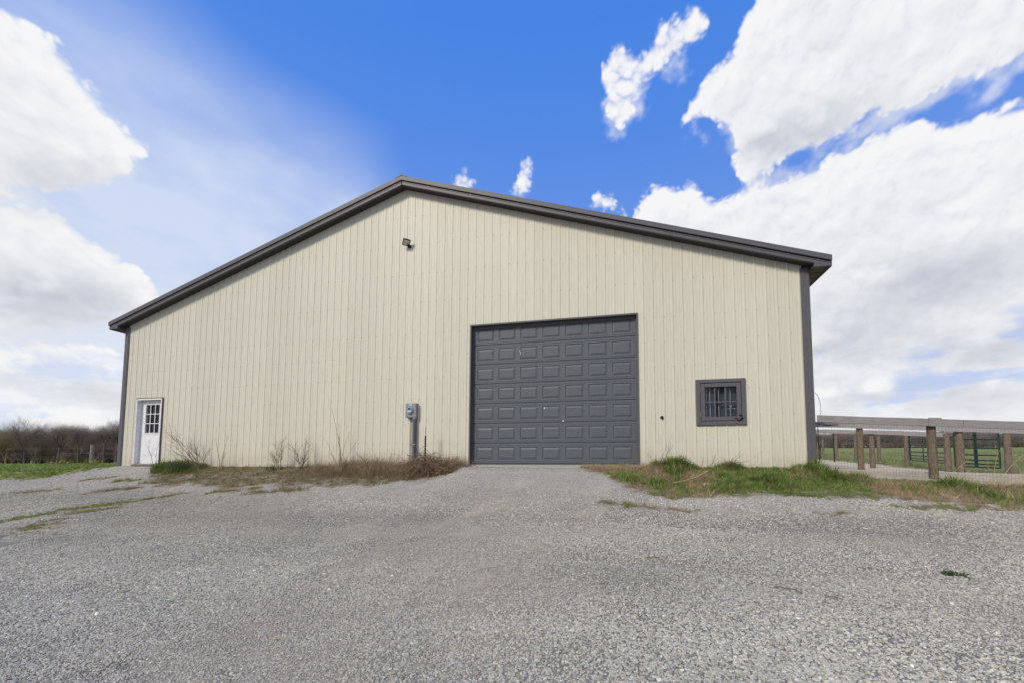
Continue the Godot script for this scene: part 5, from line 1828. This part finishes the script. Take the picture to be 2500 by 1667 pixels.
# ---------------------------------------------------------------- crushed stone
func stone_into(g: Geo, s: int, scale: float) -> void:
	var q := RandomNumberGenerator.new()
	q.seed = s
	var t := (1.0 + sqrt(5.0)) / 2.0
	var p := [Vector3(-1, t, 0), Vector3(1, t, 0), Vector3(-1, -t, 0), Vector3(1, -t, 0), Vector3(0, -1, t), Vector3(0, 1, t), Vector3(0, -1, -t), Vector3(0, 1, -t), Vector3(t, 0, -1), Vector3(t, 0, 1), Vector3(-t, 0, -1), Vector3(-t, 0, 1)]
	for i in p.size():
		p[i] = p[i].normalized() * scale * q.randf_range(0.72, 1.15)
	for f in [[0, 11, 5], [0, 5, 1], [0, 1, 7], [0, 7, 10], [0, 10, 11], [1, 5, 9], [5, 11, 4], [11, 10, 2], [10, 7, 6], [7, 1, 8], [3, 9, 4], [3, 4, 2], [3, 2, 6], [3, 6, 8], [3, 8, 9], [4, 9, 5], [2, 4, 11], [6, 2, 10], [8, 6, 7], [9, 8, 1]]:
		var a: Vector3 = p[f[0]]
		var b: Vector3 = p[f[1]]
		var c: Vector3 = p[f[2]]
		var n := (b - a).cross(c - a).normalized()
		if n.dot(a + b + c) < 0.0:
			n = -n
		g.tri(a, b, c, n)

func build_gravel() -> void:
	var q := RandomNumberGenerator.new()
	q.seed = 1234
	var kinds := []
	var sw := []
	for k in 3:
		var g := Geo.new()
		stone_into(g, 60 + k, 1.0)
		kinds.append(g.mesh())
		sw.append(Swarm.new())
	# stones per square metre fall off with the distance from the yard's near edge
	var tones := [Color(0.40, 0.39, 0.365), Color(0.33, 0.33, 0.325), Color(0.24, 0.24, 0.235), Color(0.46, 0.43, 0.38), Color(0.37, 0.33, 0.28), Color(0.43, 0.425, 0.405), Color(0.31, 0.295, 0.272), Color(0.39, 0.375, 0.345)]
	var band := [[0.2, 2.0, -9.0, 20.0, 750.0], [2.0, 4.0, -4.5, 27.0, 1800.0], [4.0, 5.6, 2.0, 25.0, 3800.0], [5.6, 7.0, 7.0, 22.5, 5600.0], [7.0, 8.6, 9.5, 20.5, 6800.0]]
	for b in band:
		var area: float = (b[1] - b[0]) * (b[3] - b[2])
		for i in int(area * b[4]):
			var x := q.randf_range(b[2], b[3])
			var z := q.randf_range(b[0], b[1])
			# keep to the yard that can be seen from about the lane's end
			var fwd := -0.2127 * (x - 15.92) - 0.977 * (z - 10.11)
			var lat := 0.977 * (x - 15.92) - 0.2127 * (z - 10.11)
			if fwd < 1.9 or lat > 1.35 * fwd + 1.0 or lat < -1.45 * fwd - 1.0:
				continue
			if z < 5.8:
				var zz := zone(x, z)
				if q.randf() > zz[0]:
					continue
			var coarse := 0.5 + 0.9 * nlow.get_noise_2d(x * 1.6 + 20.0, z * 2.4)
			var s := q.randf_range(0.0055, 0.0118) * lerpf(0.72, 1.3, clampf(coarse, 0.0, 1.0))
			if q.randf() < 0.07:
				s *= 1.5
			if z < 4.0:
				s *= 1.15
			var c: Color = tones[q.randi_range(0, 7)]
			var l := q.randf_range(0.78, 1.15)
			if q.randf() < 0.03:
				l *= 1.5
			var dust := maxf(clampf(0.05 + 0.8 * nlow.get_noise_2d(x * 1.3 + 60.0, z * 1.3), 0.0, 0.4), track(x, z))
			if dust > 0.45 and q.randf() < dust * 0.8:
				continue
			var band_tone := 1.0 + 0.24 * nlow.get_noise_2d(x * 0.9 - 33.0, z * 2.2)
			c = Color(c.r * l * band_tone * 1.07, c.g * l * band_tone * 1.055, c.b * l * band_tone * 0.965).lerp(Color(0.42, 0.372, 0.30), dust * 0.55)
			var turn := Basis(Vector3(q.randf_range(-1, 1), q.randf_range(-1, 1), q.randf_range(-1, 1)).normalized(), q.randf() * TAU)
			var flat := Basis.from_scale(Vector3(q.randf_range(0.8, 1.35), q.randf_range(0.45, 0.8), q.randf_range(0.7, 1.1)) * s)
			var tip := Basis(Vector3(q.randf_range(-1, 1), 0, q.randf_range(-1, 1)).normalized(), q.randf_range(0.0, 0.6))
			sw[i % 3].add(tip * Basis(Vector3.UP, q.randf() * TAU) * flat * turn, Vector3(x, ground(x, z) + s * 0.15, z), c)
	for k in 3:
		swarm("gravel", sw[k], kinds[k], M.tint, self, "loose grey crushed stone covering the yard", "gravel")
